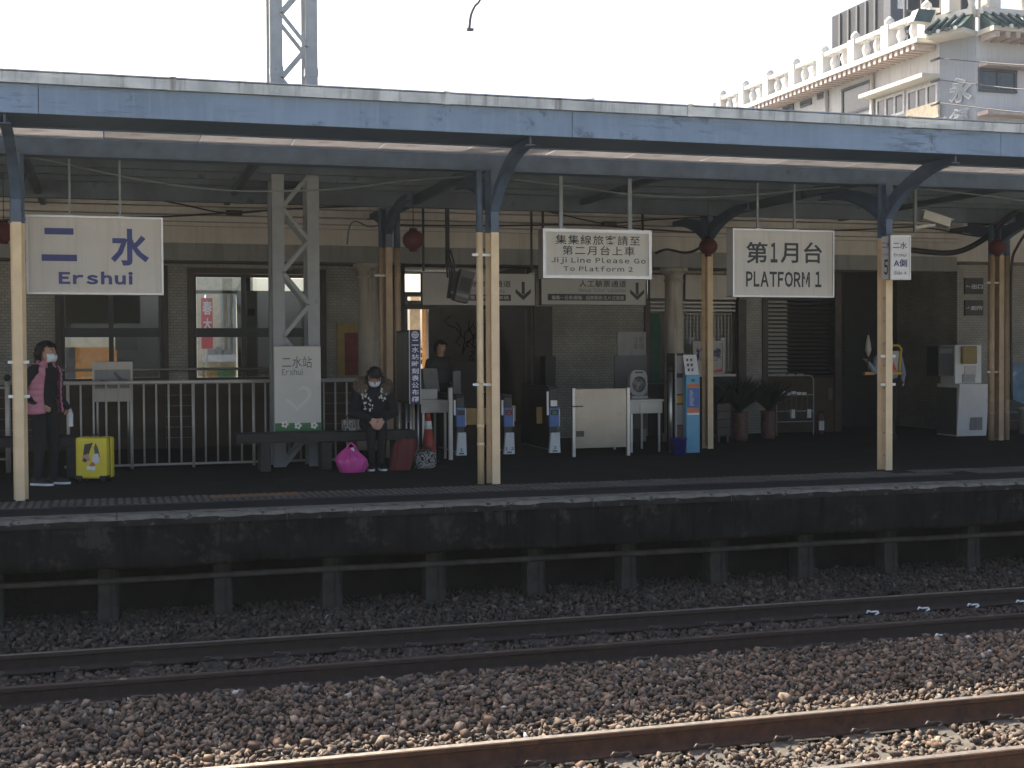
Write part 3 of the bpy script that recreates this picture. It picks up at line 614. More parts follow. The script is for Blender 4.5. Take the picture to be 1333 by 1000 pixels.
# dado boards along the foot of the left wall
bmesh_board = {}
for p0, p1 in ((-60, 77), (77.1, 215), (215.1, 248), (248.1, 421), (421.1, 521)):
    a, b_ = XA(p0, WY), XA(p1, WY); nb = 6; h = DADO/nb
    for j in range(nb): MB().box(a+.003, b_-.003, WY-.03, WY-.002, j*h+.004, (j+1)*h-.004).build('dado_board', 'dado', sb)
    MB().box(a, b_, WY-.045, WY-.0021, DADO, DADO+.025).build('dado_rail', 'brown_frame', sb)
def window(p0, y0, p1, y1, mull, transom, mt='alu_dark', Y=WY, panes=True, casing=True):
    x0, x1, z0, z1 = XA(p0, Y), XA(p1, Y), zw(y1, (p0+p1)/2, Y), zw(y0, (p0+p1)/2, Y)
    fr = MB(); y_0, y_1 = Y+.04, Y+.11; f = .05
    fr.box(x0, x1, y_0, y_1, z0, z0+f).box(x0, x1, y_0, y_1, z1-f, z1).box(x0, x0+f, y_0, y_1, z0+f, z1-f).box(x1-f, x1, y_0, y_1, z0+f, z1-f)
    wn = fr.build('window', mt, sb)
    xs_ = [x0+f]+[XA(p, Y) for p in mull]+[x1-f]; zs_ = [z0+f]+[zw(t, (p0+p1)/2, Y) for t in transom]+[z1-f]
    for p in mull: MB().box(XA(p, Y)-.035, XA(p, Y)+.035, y_0-.004, y_1-.004, z0+f, z1-f).build('mullion', mt, wn)
    for t in transom: z = zw(t, (p0+p1)/2, Y); MB().box(x0+f, x1-f, y_0-.008, y_1-.008, z-.07, z+.07).build('transom', mt, wn)
    if panes:
        for i in range(len(xs_)-1):
            for j in range(len(zs_)-1):
                MB().box(xs_[i]+.01, xs_[i+1]-.01, Y+.07, Y+.076, zs_[j]+.01, zs_[j+1]-.01).build('pane', 'glass', wn)
    if casing:
        c = .085
        MB().box(x0-c, x0, Y-.03, Y+.03, z0-.04, z1+c).build('casing', 'brown_frame', wn); MB().box(x1, x1+c, Y-.03, Y+.03, z0-.04, z1+c).build('casing', 'brown_frame', wn)
        MB().box(x0, x1, Y-.03, Y+.03, z1, z1+c).build('casing', 'brown_frame', wn); MB().box(x0-.1, x1+.1, Y-.06, Y+.03, z0-.075, z0-.0405).build('sill', 'brown_frame', wn)
    return wn
window(80, 352, 212, 497, [145], [433]); window(252, 357, 418, 495, [318], [433])
window(845, 392, 960, 498, [], [], panes=False, casing=False)
# entrance frame with glazed transom
gw = MB(); a, b_ = XA(523, WY), XA(692, WY)
gw.box(a, b_, WY+.05, WY+.13, zw(402), zw(396)).box(a, a+.07, WY+.05, WY+.13, 0, zw(332)).box(b_-.07, b_, WY+.05, WY+.13, 0, zw(332))
ent = gw.build('entrance_frame', 'alu_dark', sb)
MB().box(XA(694, WY), XA(718, WY), WY-.05, WY-.002, 0, zw(398)).build('entrance_casing', 'brown_frame', sb)
MB().box(XA(496, WY), XA(521, WY), WY-.05, WY-.002, 0, zw(340)).build('entrance_casing', 'brown_frame', sb)
MB().box(XA(843, WY)-.06, XA(843, WY)+.03, WY-.05, WY-.002, zw(500), zw(390, 843)).build('window_casing', 'brown_frame', sb)
MB().box(XA(962, WY)-.03, XA(962, WY)+.12, WY-.05, WY-.002, zw(520), zw(390, 960)).build('window_casing', 'brown_frame', sb)
MB().box(XA(994, WY)-.03, XA(998, WY)+.01, WY-.04, WY-.002, zw(510), zw(388, 990)).build('louvre_casing', 'brown_frame', sb)
# entablature on the column line: frieze and stepped mouldings
EY = 19.42; ex0, ex1 = X0, XA(1246, EY, 300)
zb = lambda py: ZA(660, py, EY)
MB().box(ex0, ex1, EY, EY+.5, zb(345), zb(324)).build('architrave', 'plaster_grey', sb)
MB().box(ex0, ex1, EY-.03, EY+.5, zb(323.9), zb(304)).build('frieze', 'plaster', sb)
MB().box(ex0, ex1, EY-.02, EY+.49, zb(303.8), 4.19).build('cornice_core', 'plaster_grey', sb)  # core in darker grey, which paints shadow lines between the mouldings
MB().box(ex0, ex1, EY-.075, EY-.021, zb(303.4), zb(299.2)).build('moulding', 'plaster', sb)
MB().box(ex0, ex1, EY-.10, EY-.021, zb(297.9), zb(291.4)).build('moulding', 'plaster', sb)
MB().box(ex0, ex1, EY-.13, EY-.021, zb(289.9), zb(281.4)).build('moulding', 'plaster', sb)
MB().box(ex0, ex1, EY-.16, EY-.021, zb(279.9), zb(273.2)).build('cornice', 'plaster', sb)
MB().box(ex0, ex1, EY-.13, EY-.021, zb(271.9), 4.2).build('parapet', 'plaster', sb)
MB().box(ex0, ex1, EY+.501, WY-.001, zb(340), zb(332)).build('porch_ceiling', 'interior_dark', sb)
for px in (481, 879):
    X = XA(px, EY+.15, 430); top = zb(345)
    c = MB().lathe([(.20, 0), (.20, .12), (.17, .14), (.165, .2), (.158, 1.2), (.145, top-.3), (.145, top-.22), (.165, top-.21), (.165, top-.185), (.148, top-.18), (.148, top-.12), (.20, top-.06), (.23, top-.05), (.23, top-.002)], (X, EY+.2, 0), 28).build('column', 'column', sb)
# roof and rear wall with the openings that show the street
MB().box(X0, X1, EY+.0, 28.2, 4.21, 4.4).build('roof', 'plaster_grey', sb)
BY = 27.0
OPEN = ((64, 152, 438, 505), (252, 309, 382, 505), (531, 558, 386, 520))
prev = X0
for p0, p1, y0, y1 in OPEN:
    a, b_ = XA(p0, BY), XA(p1, BY); MB().box(prev, a, BY, BY+.2, 0, 2.72).build('rear_wall', 'interior', sb)
    MB().box(a, b_, BY, BY+.2, ZA((p0+p1)/2, y0, BY), 2.72).build('rear_wall', 'interior', sb); prev = b_
    MB().box(a, b_, BY, BY+.2, 0, ZA((p0+p1)/2, y1, BY)).build('rear_wall', 'interior', sb)
MB().box(prev, XA(1100, BY), BY, BY+.2, 0, 2.72).build('rear_wall', 'interior', sb)
MB().box(X0, XA(1100, BY), BY, BY+.2, 3.10, 4.2).build('rear_wall', 'interior', sb)
for k in range(26): x = X0+k*1.5; MB().box(x, x+.12, BY+.02, BY+.14, 2.721, 3.099).build('clerestory_mullion', 'alu_dark', sb)
MB().box(X0, XA(1100, BY), WY+.4, BY, 3.15, 3.2).build('room_ceiling', 'ceiling', sb)
MB().box(XA(455, 24), XA(455, 24)+.15, WY+.26, BY-.01, 0, 3.14).build('partition', 'interior', sb)
MB().box(XA(1092, WY)-.01, XA(1092, WY)+.15, WY+.26, BY-.01, 0, 3.14).build('partition', 'interior_dark', sb)
MB().box(XA(700, 24), XA(700, 24)+.15, WY+.26, BY-.01, 0, 3.14).build('partition', 'interior_dark', sb)
a, b_, c, d_ = RC(575, 404, 634, 472, BY-.06); mpb = tag(MB().box(a, b_, BY-.06, BY-.02, c, d_).build('wall_map', 'sign_grey'), 'large line drawn route map on the wall behind the ticket gates', 'map')
rr_ = random.Random(6)
for q in range(9):
    x, z = a+(b_-a)*rr_.uniform(.12, .85), c+(d_-c)*rr_.uniform(.2, .9); pts = [(x, BY-.066, z)]
    for k in range(4): x = min(max(x+rr_.uniform(-.18, .18), a+.05), b_-.05); z = min(max(z-rr_.uniform(0, .25), c+.05), d_-.05); pts.append((x, BY-.066, z))
    MB().tube(pts, .012, 5).build('route_line', 'ink_grey', mpb)
bw_ = RC(150, 437, 179, 456, BY-.05); tag(MB().box(bw_[0], bw_[1], BY-.05, BY-.01, bw_[2], bw_[3]).build('blue_notice', 'blue_board'), 'dull blue notice on the wall inside, seen through the window', 'notice')
bw_ = RC(323, 402, 332, 411, BY-.05); tag(MB().box(bw_[0], bw_[1], BY-.05, BY-.01, bw_[2], bw_[3]).build('small_notice', 'ink_grey'), 'small dark notice on the pale wall inside, beside the lattice tower', 'notice')
# recess at the right and the tiled block beside it
RY = 22.2
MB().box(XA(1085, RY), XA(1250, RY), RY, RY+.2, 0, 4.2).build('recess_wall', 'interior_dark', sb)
MB().box(XA(1205, RY-.05), XA(1246, RY-.05), RY-.06, RY-.002, .95, 3.0).build('recess_panel', 'wall_tile', sb)
for j in range(5): MB().box(XA(1150, RY), XA(1250, RY), RY-.03, RY-.002, j*.18+.004, j*.18+.176).build('dado_board', 'dado', sb)
TY = 20.3
MB().box(XA(1246, TY, 400), X1, TY, RY+.2, 0, 4.2).build('tiled_wall', 'wall_tile', sb)
MB().box(ex1+.002, X1, EY+.05, TY-.002, zb(330), 4.2).build('eaves_block', 'plaster', sb)
for j in range(5): MB().box(XA(1246, TY), X1, TY-.03, TY-.002, j*.17+.004, j*.17+.166).build('dado_board', 'dado', sb)
# upper panel of the ticket window: a lit office wall, curtain, roller grille
MB().box(XA(845, WY), XA(960, WY), WY+.3, WY+.32, zw(388, 900), zw(357, 900)).build('transom_light', 'glass_clear', sb)
of = MB().box(XA(846, 23), XA(975, 23), 23.0, 23.1, 0, 3.1).build('office_wall', 'interior', sb)
for i, z in enumerate((394, 399, 404)): MB().box(XA(846, WY), XA(958, WY), WY+.02, WY+.04, zw(z+1.2, 900), zw(z-1.2, 900)).build('tube_light_strip', 'offwhite', sb)  # pale strips whose colour stands in for the lines of tube light
MB().box(XA(847, WY), XA(864, WY), WY+.16, WY+.19, zw(497, 860), zw(408, 860)).build('curtain', 'green_cloth', sb)
gr = MB(); xa, xb = XA(893, WY), XA(957, WY); za, zb2 = zw(482, 920), zw(408, 920)
k = 0; x = xa
while x < xb: gr.box(x-.006, x+.006, WY+.1, WY+.112, za, zb2); x += .066
z = za
while z < zb2: gr.box(xa, xb, WY+.0985, WY+.0995, z-.006, z+.006); z += .07
structure(gr.build('window_grille', 'offwhite', sb), 'stuff')
for i in range(4):
    for j in range(2):
        if random.random() < .7: x = xa+.1+i*.2; z = za+.2+j*.25; MB().box(x, x+.09, WY+.09, WY+.094, z, z+.11).build('notice_slip', 'paper', sb)
# louvred shutter: slats
lx0, lx1 = XA(1000, WY), XA(1088, WY); ls = MB().obox((0, 0, 0), ((lx1-lx0)/2, 0, 0), (0, .028, .018), (0, -.002, .003)).mesh('louvre_slat'); ls.materials.append(MATS['alu_dark'])
ls2 = MB().obox((0, 0, 0), (.20, 0, 0), (0, .028, .018), (0, -.002, .003)).mesh('louvre_slat'); ls2.materials.append(MATS['offwhite'])
z = zw(488, 1040)
while z < zw(392, 1040):
    o = bpy.data.objects.new('louvre_slat', ls); COL.objects.link(o); o.parent = sb; o.location = Vector(((lx0+lx1)/2+.2, WY+.06, z))-sb.location
    o = bpy.data.objects.new('louvre_slat', ls2); COL.objects.link(o); o.parent = sb; o.location = Vector((lx0+.20, WY+.055, z))-sb.location
    z += .072
MB().box(lx0, lx1, WY+.2, WY+.22, zw(492, 1040), zw(352, 1040)).build('shutter_backing', 'black', sb)
MB().box(XA(1086, WY), XA(1092, WY)+.03, WY-.04, WY-.002, 0, zw(352, 1040)).build('louvre_casing', 'brown_frame', sb)
# blind transom over the shutter and pale transom over ticket window
MB().box(XA(846, WY), XA(866, WY), WY-.02, WY-.002, zw(388, 855), zw(358, 855)).build('transom_panel', 'sign_cream', sb)
MB().box(XA(892, WY), XA(958, WY), WY-.02, WY-.002, zw(390, 925), zw(358, 925)).build('transom_panel', 'plaster', sb)

MB().box(XA(470, 28), XA(600, 28), 27.21, 29.7, 2.45, 2.55).build('added_sun_block', 'plaster_grey', sb)  # unseen slab, added to keep the sun shaft out of the entrance hall
# ---- the street seen through the building
structure(MB().box(-60, 90, 34.01, 140, -.25, -.12).build('street', 'street'))
def bw(name, lbl, cat, p0, y0, p1, y1, Y, mt, d=.06, group=None):
    a, b_, c, d_ = RC(p0, y0, p1, y1, Y); return tag(MB().box(a, b_, Y, Y+d, c, d_).build(name, mt), lbl, cat, group)
sh = thing('shop_house', 'cream shop house across the street, seen through the station windows', 'building', (XA(280, 40), 40, -.12))
MB().box(XA(225, 40), XA(330, 40), 40, 46, -.12, 7).build('wall', 'cream_wall', sh)
MB().box(XA(262, 39.9), XA(312, 39.9), 39.7, 39.99, ZA(285, 462, 39.8), ZA(285, 471, 39.8)).build('awning', 'white_paint', sh)
for p0, p1, y0, y1 in ((270, 280, 455, 466), (282, 288, 452, 468), (292, 302, 455, 466)): 
    a, b_, c, d_ = RC(p0, y0, p1, y1, 39.9); MB().box(a, b_, 39.88, 39.98, c, d_).build('signboard', 'grey_plastic', sh)
a, b_, c, d_ = RC(264, 478, 306, 492, 39.6); MB().box(a, b_, 39.6, 39.9, c, d_).build('stall_front', 'gold', sh)
a, b_, c, d_ = RC(283, 480, 304, 491, 39.5); MB().box(a, b_, 39.5, 39.59, c, d_).build('planter', 'leaf_green', sh)
for p in (288, 296, 303): a, b_, c, d_ = RC(p, 380, p+3, 455, 39.9); MB().box(a, b_, 39.85, 39.99, c, d_).build('pilaster', 'concrete_light', sh)
bn = bw('banner', 'red hanging banner with white brush strokes outside the station window', 'banner', 262, 388, 277, 454, 34.6, 'banner_red', .03)
bn_p = Vector(bn.location)
text(bn, '春', RC(263.5, 392, 276, 410, 34.6), 34.6, 'ink_white', .02); text(bn, '大', RC(264, 414, 276, 430, 34.6), 34.6, 'ink_white', .03)
tag(MB().cyl((XA(269, 34.64), 34.66, -.12), (XA(269, 34.64), 34.66, ZA(269, 384, 34.64)), .03).build('banner_pole', 'stainless'), 'slim metal pole carrying the red banner', 'pole')
oh = thing('orange_house', 'orange fronted building with cream awning across the street', 'building', (XA(110, 41), 41, -.12))
MB().box(XA(98, 41), XA(170, 41), 41, 47, -.12, ZA(120, 452, 41)).build('wall', 'orange_wall', oh)
MB().box(XA(86, 40.6), XA(170, 40.6), 40.3, 40.99, ZA(120, 452, 40.6), ZA(120, 425, 40.6)).build('awning', 'cream_wall', oh)
MB().box(XA(60, 41), XA(97.9, 41), 41, 45, -.12, ZA(85, 440, 41)).build('annexe', 'bdark', oh)
fs = thing('flower_stand', 'tall stand of pink flowers beside an orange post at the entrance', 'flower stand', (XA(548, 29), 29, 0))
MB().box(XA(551, 29), XA(556, 29), 29, 29.1, 0, ZA(550, 384, 29)).build('post', 'orange_wall', fs)
MB().box(XA(538, 29), XA(551, 29), 29.3, 29.35, .4, ZA(545, 385, 29)).build('backing', 'cream_wall', fs)
for i in range(16): MB().sphere((XA(random.uniform(541, 550), 29.2), 29.2, ZA(545, random.uniform(440, 495), 29)), .05, 8, 6).build('flower', random.choice(('bag_pink', 'banner_red', 'leaf_green', 'white_paint')), fs)

# ================================================================== THINGS ON THE PLATFORM
# ---- lattice tower rising through the canopy
TYY = 16.95
tw = thing('lattice_tower', 'grey steel lattice tower rising from the platform through the canopy roof', 'tower', (XA(387, TYY), TYY, 0))
lx = [XA(364.5, TYY, 530), XA(409.5, TYY, 530)]; TD = .38
for yy in (TYY, TYY+TD):
    for i, X in enumerate(lx):
        s = 1 if i == 0 else -1
        MB().box(X-.075, X+.075, yy-.005, yy+.007, 0, 9.5).box(X-s*.075-.006, X-s*.075+.006, yy+.0075, yy+.09, 0, 9.5).build('leg', 'tower_grey', tw)
    z = .02; k = 0; st_ = .41/.72
    while z < 9.0:
        a, b_ = (lx[0]+.05, lx[1]-.05) if k % 2 == 0 else (lx[1]-.05, lx[0]+.05)
        MB().bar((a, yy-.012, z), (b_, yy-.012, z+st_*.72), .05, .010).build('brace', 'tower_grey', tw); z += st_*.72; k += 1
for X in lx:
    z = .3; k = 0
    while z < 9:
        MB().bar((X, TYY+.01+(0 if k % 2 else TD-.02), z), (X, TYY+.01+(TD-.02 if k % 2 else 0), z+.35), .008, .04, (1, 0, 0)).build('side_brace', 'tower_grey', tw); z += .35; k += 1
for X in lx: MB().box(X-.085, X+.085, TYY-.012, TYY+.1, 4.98, 5.08).build('splice_collar', 'tower_grey', tw)
# station panel fixed in front of the tower
PY = 16.72
a, b_, c, d_ = RC(357, 451, 418, 563, PY)
sp_ = thing('station_sign', 'upright grey station panel with a heart and white flowers, on the lattice tower', 'sign', (( a+b_)/2, PY, c))
MB().rbox(a, b_, PY, PY+.06, c, d_, .006).build('board', 'sign_plate', sp_)
MB().box(a+.004, b_-.004, PY-.003, PY-.0005, c+.004, c+.12).build('grass_band', 'leaf_green', sp_)
text(sp_, '二水站', RC(367, 464, 406, 479, PY), PY, 'ink_grey'); text(sp_, 'Ershui', RC(367, 480, 394, 488.5, PY), PY, 'ink_grey')
h = []                                          # painted heart outline
for i in range(41):
    t = 2*math.pi*i/40; h.append((16*math.sin(t)**3, 13*math.cos(t)-5*math.cos(2*t)-2*math.cos(3*t)-math.cos(4*t)))
hx, hz, hs = W(382, 0, PY).x, ZA(384, 517, PY), .0115
vs = []
for i, (u_, v_) in enumerate(h): vs += [(hx+u_*hs, PY-.0025, hz+v_*hs), (hx+u_*hs*.72, PY-.0025, hz+v_*hs*.72)]
MB().add(vs, [(2*i, 2*i+1, 2*i+3, 2*i+2) for i in range(28)]).build('heart', 'sign_white', sp_)
for px in (370, 387, 408):
    X, Z = XA(px, PY), c+.085+.02*(px % 3); m_ = MB()
    for q in range(5): m_.sphere((X+.03*math.cos(q*1.257), PY-.004, Z+.03*math.sin(q*1.257)), .019, 8, 4, (1, .15, 1))
    fl = m_.build('flower', 'white_paint', sp_); MB().sphere((X, PY-.007, Z), .013, 8, 4, (1, .3, 1)).build('flower_centre', 'gold', fl)

# ---- benches
def bench(lbl, x0, x1, y0, z, legs):
    t = thing('bench', lbl, 'bench', ((x0+x1)/2, y0+.2, 0), group='benches along the fence')
    for j in range(3): MB().rbox(x0, x1, y0+j*.135, y0+j*.135+.128, z-.05, z, .008).build('seat_plank', 'wood_dark', t)
    MB().rbox(x0, x1, y0-.028, y0-.001, z-.115, z-.004, .006).build('front_board', 'wood_dark', t)
    for X in legs: MB().rbox(X-.065, X+.065, y0+.03, y0+.36, 0, z-.051, .012).build('leg', 'block', t)
    return t
BZ = .47
bench('dark wooden bench carrying the seated woman with the fur hood', XA(306, 16.3), XA(541, 16.3), 16.3, BZ, [XA(345, 16.3), XA(425, 16.3), XA(520, 16.3)])
bench('dark wooden bench behind the woman in the pink vest', XA(-70, 16.3), XA(100, 16.3), 16.3, BZ+.02, [XA(-30, 16.3), XA(92, 16.3)])

# ---- stainless fence
FYY = 17.35
fe = thing('railing', 'long stainless steel railing of thin upright bars behind the benches', 'railing', (XA(270, FYY), FYY, 0))
zt, zb_ = ZA(270, 497, FYY), ZA(270, 603, FYY)
fx0, fx1 = XA(82, FYY), XA(466, FYY)
MB().cyl((fx0, FYY, zt), (fx1, FYY, zt), .025, n=12).build('top_rail', 'railing_steel', fe); MB().cyl((fx0, FYY, zb_), (fx1, FYY, zb_), .016, n=10).build('bottom_rail', 'railing_steel', fe)
bal = MB().cyl((0, 0, zb_), (0, 0, zt-.02), .0125, n=8).mesh('bar'); bal.materials.append(MATS['railing_steel'])
x = fx0+.05; k = 0
while x < fx1:
    if k % 5 == 0: MB().cyl((x, FYY, 0), (x, FYY, zt-.021), .02, n=10).build('upright_post', 'railing_steel', fe)
    else: o = bpy.data.objects.new('bar', bal); COL.objects.link(o); o.parent = fe; o.location = (x-fe.location.x, 0, 0)
    x += .152; k += 1
gp = thing('railing_post', 'round steel post with ball cap and short rails at the end of the railing', 'post', (XA(9, FYY), FYY, 0))
X = XA(9, FYY); MB().cyl((X, FYY, 0), (X, FYY, ZA(9, 497, FYY)), .032, n=14).build('post', 'railing_steel', gp); MB().sphere((X, FYY, ZA(9, 492, FYY)), .042, 14, 10).build('ball_cap', 'dark', gp)
for py in (505, 598): MB().cyl((X-.033, FYY, ZA(0, py, FYY)), (X-3, FYY, ZA(0, py, FYY)), .014, n=8).build('rail', 'railing_steel', gp)
# notice board behind the railing
NY = 17.6
a, b_, c, d_ = RC(120, 471, 173, 523, NY)
nb = thing('notice_board', 'pale notice board with dark pictures standing behind the steel railing', 'notice board', ((a+b_)/2, NY, 0))
MB().rbox(a, b_, NY, NY+.04, c, d_, .008).build('board', 'sign_cream', nb)
MB().box(a+.03, b_-.03, NY-.004, NY-.001, c+.17, d_-.10).build('picture', 'plaster_grey', nb)
MB().prism([(a+.05, c+.21), (a+.21, c+.21), (a+.19, c+.27), (a+.10, c+.28)], NY-.007, NY-.005).build('print', 'dark', nb)
MB().prism([(a+.27, c+.22), (a+.44, c+.22), (a+.46, c+.27), (a+.36, c+.30), (a+.28, c+.38), (a+.26, c+.36), (a+.32, c+.28)], NY-.007, NY-.005).build('print', 'ink_grey', nb)
for X in (a+.06, b_-.06): MB().cyl((X, NY+.06, 0), (X, NY+.06, d_-.1), .015, n=8).build('stand_leg', 'stainless', nb)
tag(MB().cyl((XA(60, WY-.12), WY-.12, ZA(150, 481.5, WY-.12)), (XA(366, WY-.12), WY-.12, ZA(150, 481.5, WY-.12)), .02, n=10).build('window_bar', 'stainless'), 'horizontal steel safety bar across the lower station windows', 'safety bar')

# ---- hanging signs
def hanging_sign(lbl, p0, y0, p1, y1, Y, face, fr, rods, rod_top, depth=.16, fw=.02, rod_mt='conduit', rodw=.022):
    a, b_, c, d_ = RC(p0, y0, p1, y1, Y); t = thing('hanging_sign', lbl, 'sign', ((a+b_)/2, Y, c))
    MB().box(a+fw, b_-fw, Y+.004, Y+depth-.004, c+fw, d_-fw).build('light_box', face, t)
    f = MB().box(a, b_, Y-.012, Y+depth, c, c+fw).box(a, b_, Y-.012, Y+depth, d_-fw, d_).box(a, a+fw, Y-.012, Y+depth, c+fw, d_-fw).box(b_-fw, b_, Y-.012, Y+depth, c+fw, d_-fw)
    f.build('frame', fr, t)
    for r_ in rods:
        X = XA(r_, Y, (y0+rod_top)/2); MB().box(X-rodw/2, X+rodw/2, Y+depth/2-.012, Y+depth/2+.012, d_, 3.7).build('hanger_rod', rod_mt, t)
        MB().box(X-.04, X+.04, Y+depth/2-.04, Y+depth/2+.04, d_+.0005, d_+.012).build('hanger_plate', 'stainless', t)
    return t, Y+.004
SY = 14.35
s1, ty = hanging_sign('large cream hanging sign reading 二水 Ershui in blue', 34, 281.5, 212.5, 383.5, SY, 'sign_cream', 'stainless', (90, 156), 205)
text(s1, '二', RC(54, 297, 100, 340, ty), ty, 'ink_blue', .032, split=True); text(s1, '水', RC(144, 298, 194, 346, ty), ty, 'ink_blue', .03, split=True)
text(s1, 'Ershui', RC(76.5, 353.5, 173, 370.5, ty), ty, 'ink_blue', .045, 1.0, split=True)
s2, ty = hanging_sign('framed cream hanging sign reading Jiji Line Please Go To Platform 2', 706.5, 299, 848, 363, SY, 'sign_cream', 'stainless', (733, 823), 235, fw=.038, rodw=.045)
text(s2, '集集線旅客請至', RC(723, 306.5, 833, 319, ty), ty, 'ink_black', .006, 1.15, split=True); text(s2, '第二月台上車', RC(732, 320.5, 826, 332.5, ty), ty, 'ink_black', .006, 1.18, split=True)
text(s2, 'Jiji Line Please Go', RC(717.5, 335.5, 840.5, 344.5, ty), ty, 'ink_black', .012, 1.2, split=True); text(s2, 'To Platform 2', RC(733.5, 346.8, 823.5, 353.5, ty), ty, 'ink_black', .012, 1.2, split=True)
s3, ty = hanging_sign('cream hanging sign reading 第1月台 PLATFORM 1', 953.5, 299, 1085.5, 387, SY, 'sign_cream', 'stainless', (990, 1038), 240)
text(s3, '第', RC(971, 315, 999, 343, ty), ty, 'ink_black', .018, split=True); text(s3, '１', RC(1003, 316, 1012, 342, ty), ty, 'ink_black', .03, split=True); text(s3, '月台', RC(1016, 315, 1070, 343, ty), ty, 'ink_black', .018, 1.04, split=True); text(s3, 'PLATFORM', RC(971, 353.5, 1054, 374, ty), ty, 'ink_black', .03, .8, split=True); text(s3, '１', RC(1061, 353.5, 1069, 374, ty), ty, 'ink_black', .03, split=True)
a, b_, c, d_ = RC(953.5, 299, 1085.5, 387, SY); MB().box(a-.001, a-.0005, SY+.01, SY+.15, c+.02, d_-.02).build('side_face', 'sign_grey', s3)
# gate signs inside
QY = 18.7
s4, ty = hanging_sign('dim hanging sign for the automatic ticket gate, partly behind the drain pipe', 549, 355.5, 697, 398, QY, 'sign_grey', 'alu_dark', (552, 693), 330, .08, .008, 'dark', .03)
text(s4, '自動驗票通道', RC(600, 365, 665, 374, ty), ty, 'ink_black', .01, 1.1); text(s4, 'Automatic Ticket Gate', RC(592, 376, 657, 381.5, ty), ty, 'ink_grey')
def arrow(par, p0, y0, p1, y1, Y):
    x0, x1, z0, z1 = RC(p0, y0, p1, y1, Y); xm = (x0+x1)/2; s = (x1-x0)*.10; z2 = z0+(z1-z0)*.62; z3 = z0+(z1-z0)*.36
    MB().prism([(xm-s, z1), (xm+s, z1), (xm+s, z3), (xm, z3-s*.6), (xm-s, z3)], Y-.005, Y-.003).prism([(xm, z0), (x1, z3+.01), (x1, z2), (xm, z0+(z1-z0)*.26), (x0, z2), (x0, z3+.01)], Y-.005, Y-.003).build('arrow', 'ink_black', par)
arrow(s4, 671, 367, 691, 391, ty)
x0, x1, z0, z1 = RC(590, 383.5, 665, 391.5, ty); pl = MB().box(x0, x1, ty-.004, ty-.001, z0, z1).build('black_strip', 'ink_black', s4); text(pl, '電子票證/乘車碼', RC(612, 385, 662, 390, ty), ty-.004, 'sign_grey', .01)
s5, ty = hanging_sign('dim hanging sign reading Manual Ticket Validation with a down arrow', 704, 357, 841.5, 397.5, QY, 'sign_grey', 'alu_dark', (708, 838), 330, .08, .008, 'dark', .03)
text(s5, '人工驗票通道', RC(754, 365, 815, 374, ty), ty, 'ink_black', .01, 1.1); text(s5, 'Manual Ticket Validation', RC(753.5, 375.5, 815, 380.5, ty), ty, 'ink_grey')
arrow(s5, 820, 368, 838.5, 391, ty)
x0, x1, z0, z1 = RC(713, 383, 814.5, 391.5, ty); pl = MB().box(x0, x1, ty-.004, ty-.001, z0, z1).build('black_strip', 'ink_black', s5); text(pl, '集集一日券/郵輪 · 超商票券/名片式車票', RC(718, 385, 812, 390.5, ty), ty-.004, 'sign_grey', .01)
# box sign on the right-hand post: two angled faces
X = XF[2]; zt5, zb5 = ZA(1170, 308.5, 13.85), ZA(1170, 364, 13.85)
s6 = thing('box_sign', 'small two faced box sign on a cream post, reading 5 and Side A', 'sign', (X, 13.9, zb5))
ca = Vector((XA(1160.5, 13.74, 335), 13.74, 0)); ra = Vector((1, -.12, 0)).normalized(); wa = .245      # face A, towards the track
MB().obox(ca+ra*wa/2+Vector((0, .06, (zt5+zb5)/2)), ra*wa/2, Vector((.12, 1, 0)).normalized()*.055, (0, 0, (zt5-zb5)/2)).build('light_box', 'sign_white', s6)
for fr_ in (0, 1): MB().obox(ca+ra*wa/2+Vector((0, .06, zt5 if fr_ else zb5)), ra*(wa/2+.008), Vector((.12, 1, 0)).normalized()*.064, (0, 0, .008)).build('frame', 'stainless', s6)
for e in (0, 1): MB().obox(ca+ra*(wa*e)+Vector((0, .058, (zt5+zb5)/2)), ra*.007, Vector((.12, 1, 0)).normalized()*.062, (0, 0, (zt5-zb5)/2-.009)).build('frame', 'stainless', s6)
H = zt5-zb5; n_out = Vector((-.12, -1, 0)).normalized()
fa = (ca+Vector((.0, .06, zb5))+n_out*.0595-Vector((0, 0, 0)), ra, Vector((0, 0, 1)))
text(s6, '二水', (.025, .205, H*.70, H*.86), 0, 'ink_blue', .012, frame=fa, split=True); text(s6, 'Ershui', (.04, .195, H*.52, H*.60), 0, 'ink_blue', .005, frame=fa, split=True)
text(s6, 'A側', (.035, .205, H*.28, H*.46), 0, 'ink_blue', .015, frame=fa, split=True); text(s6, 'Side A', (.04, .20, H*.10, H*.18), 0, 'ink_blue', .005, frame=fa, split=True)
# face 5 on the west side of the post
cb_ = Vector((XA(1147.5, 13.88, 335), 13.88, 0)); ce_ = Vector((XA(1159.8, 13.76, 335), 13.76, 0)); rb = (ce_-cb_).normalized(); wb = (ce_-cb_).length
nb_ = Vector((rb.y, -rb.x, 0))
MB().obox(cb_+rb*wb/2-nb_*.02+Vector((0, 0, (zt5+zb5)/2)), rb*wb/2, nb_*.02, (0, 0, (zt5-zb5)/2)).build('number_box', 'sign_grey', s6)
fb_ = (cb_+nb_*.004+Vector((0, 0, zb5)), rb, Vector((0, 0, 1)))
text(s6, '5', (wb*.28, wb*.72, H*.10, H*.46), 0, 'ink_black', .02, frame=fb_, split=True); text(s6, '二水', (wb*.08, wb*.92, H*.72, H*.88), 0, 'ink_blue', .01, frame=fb_, split=True); text(s6, 'Ershui', (wb*.14, wb*.86, H*.54, H*.62), 0, 'ink_blue', 0, frame=fb_, split=True)

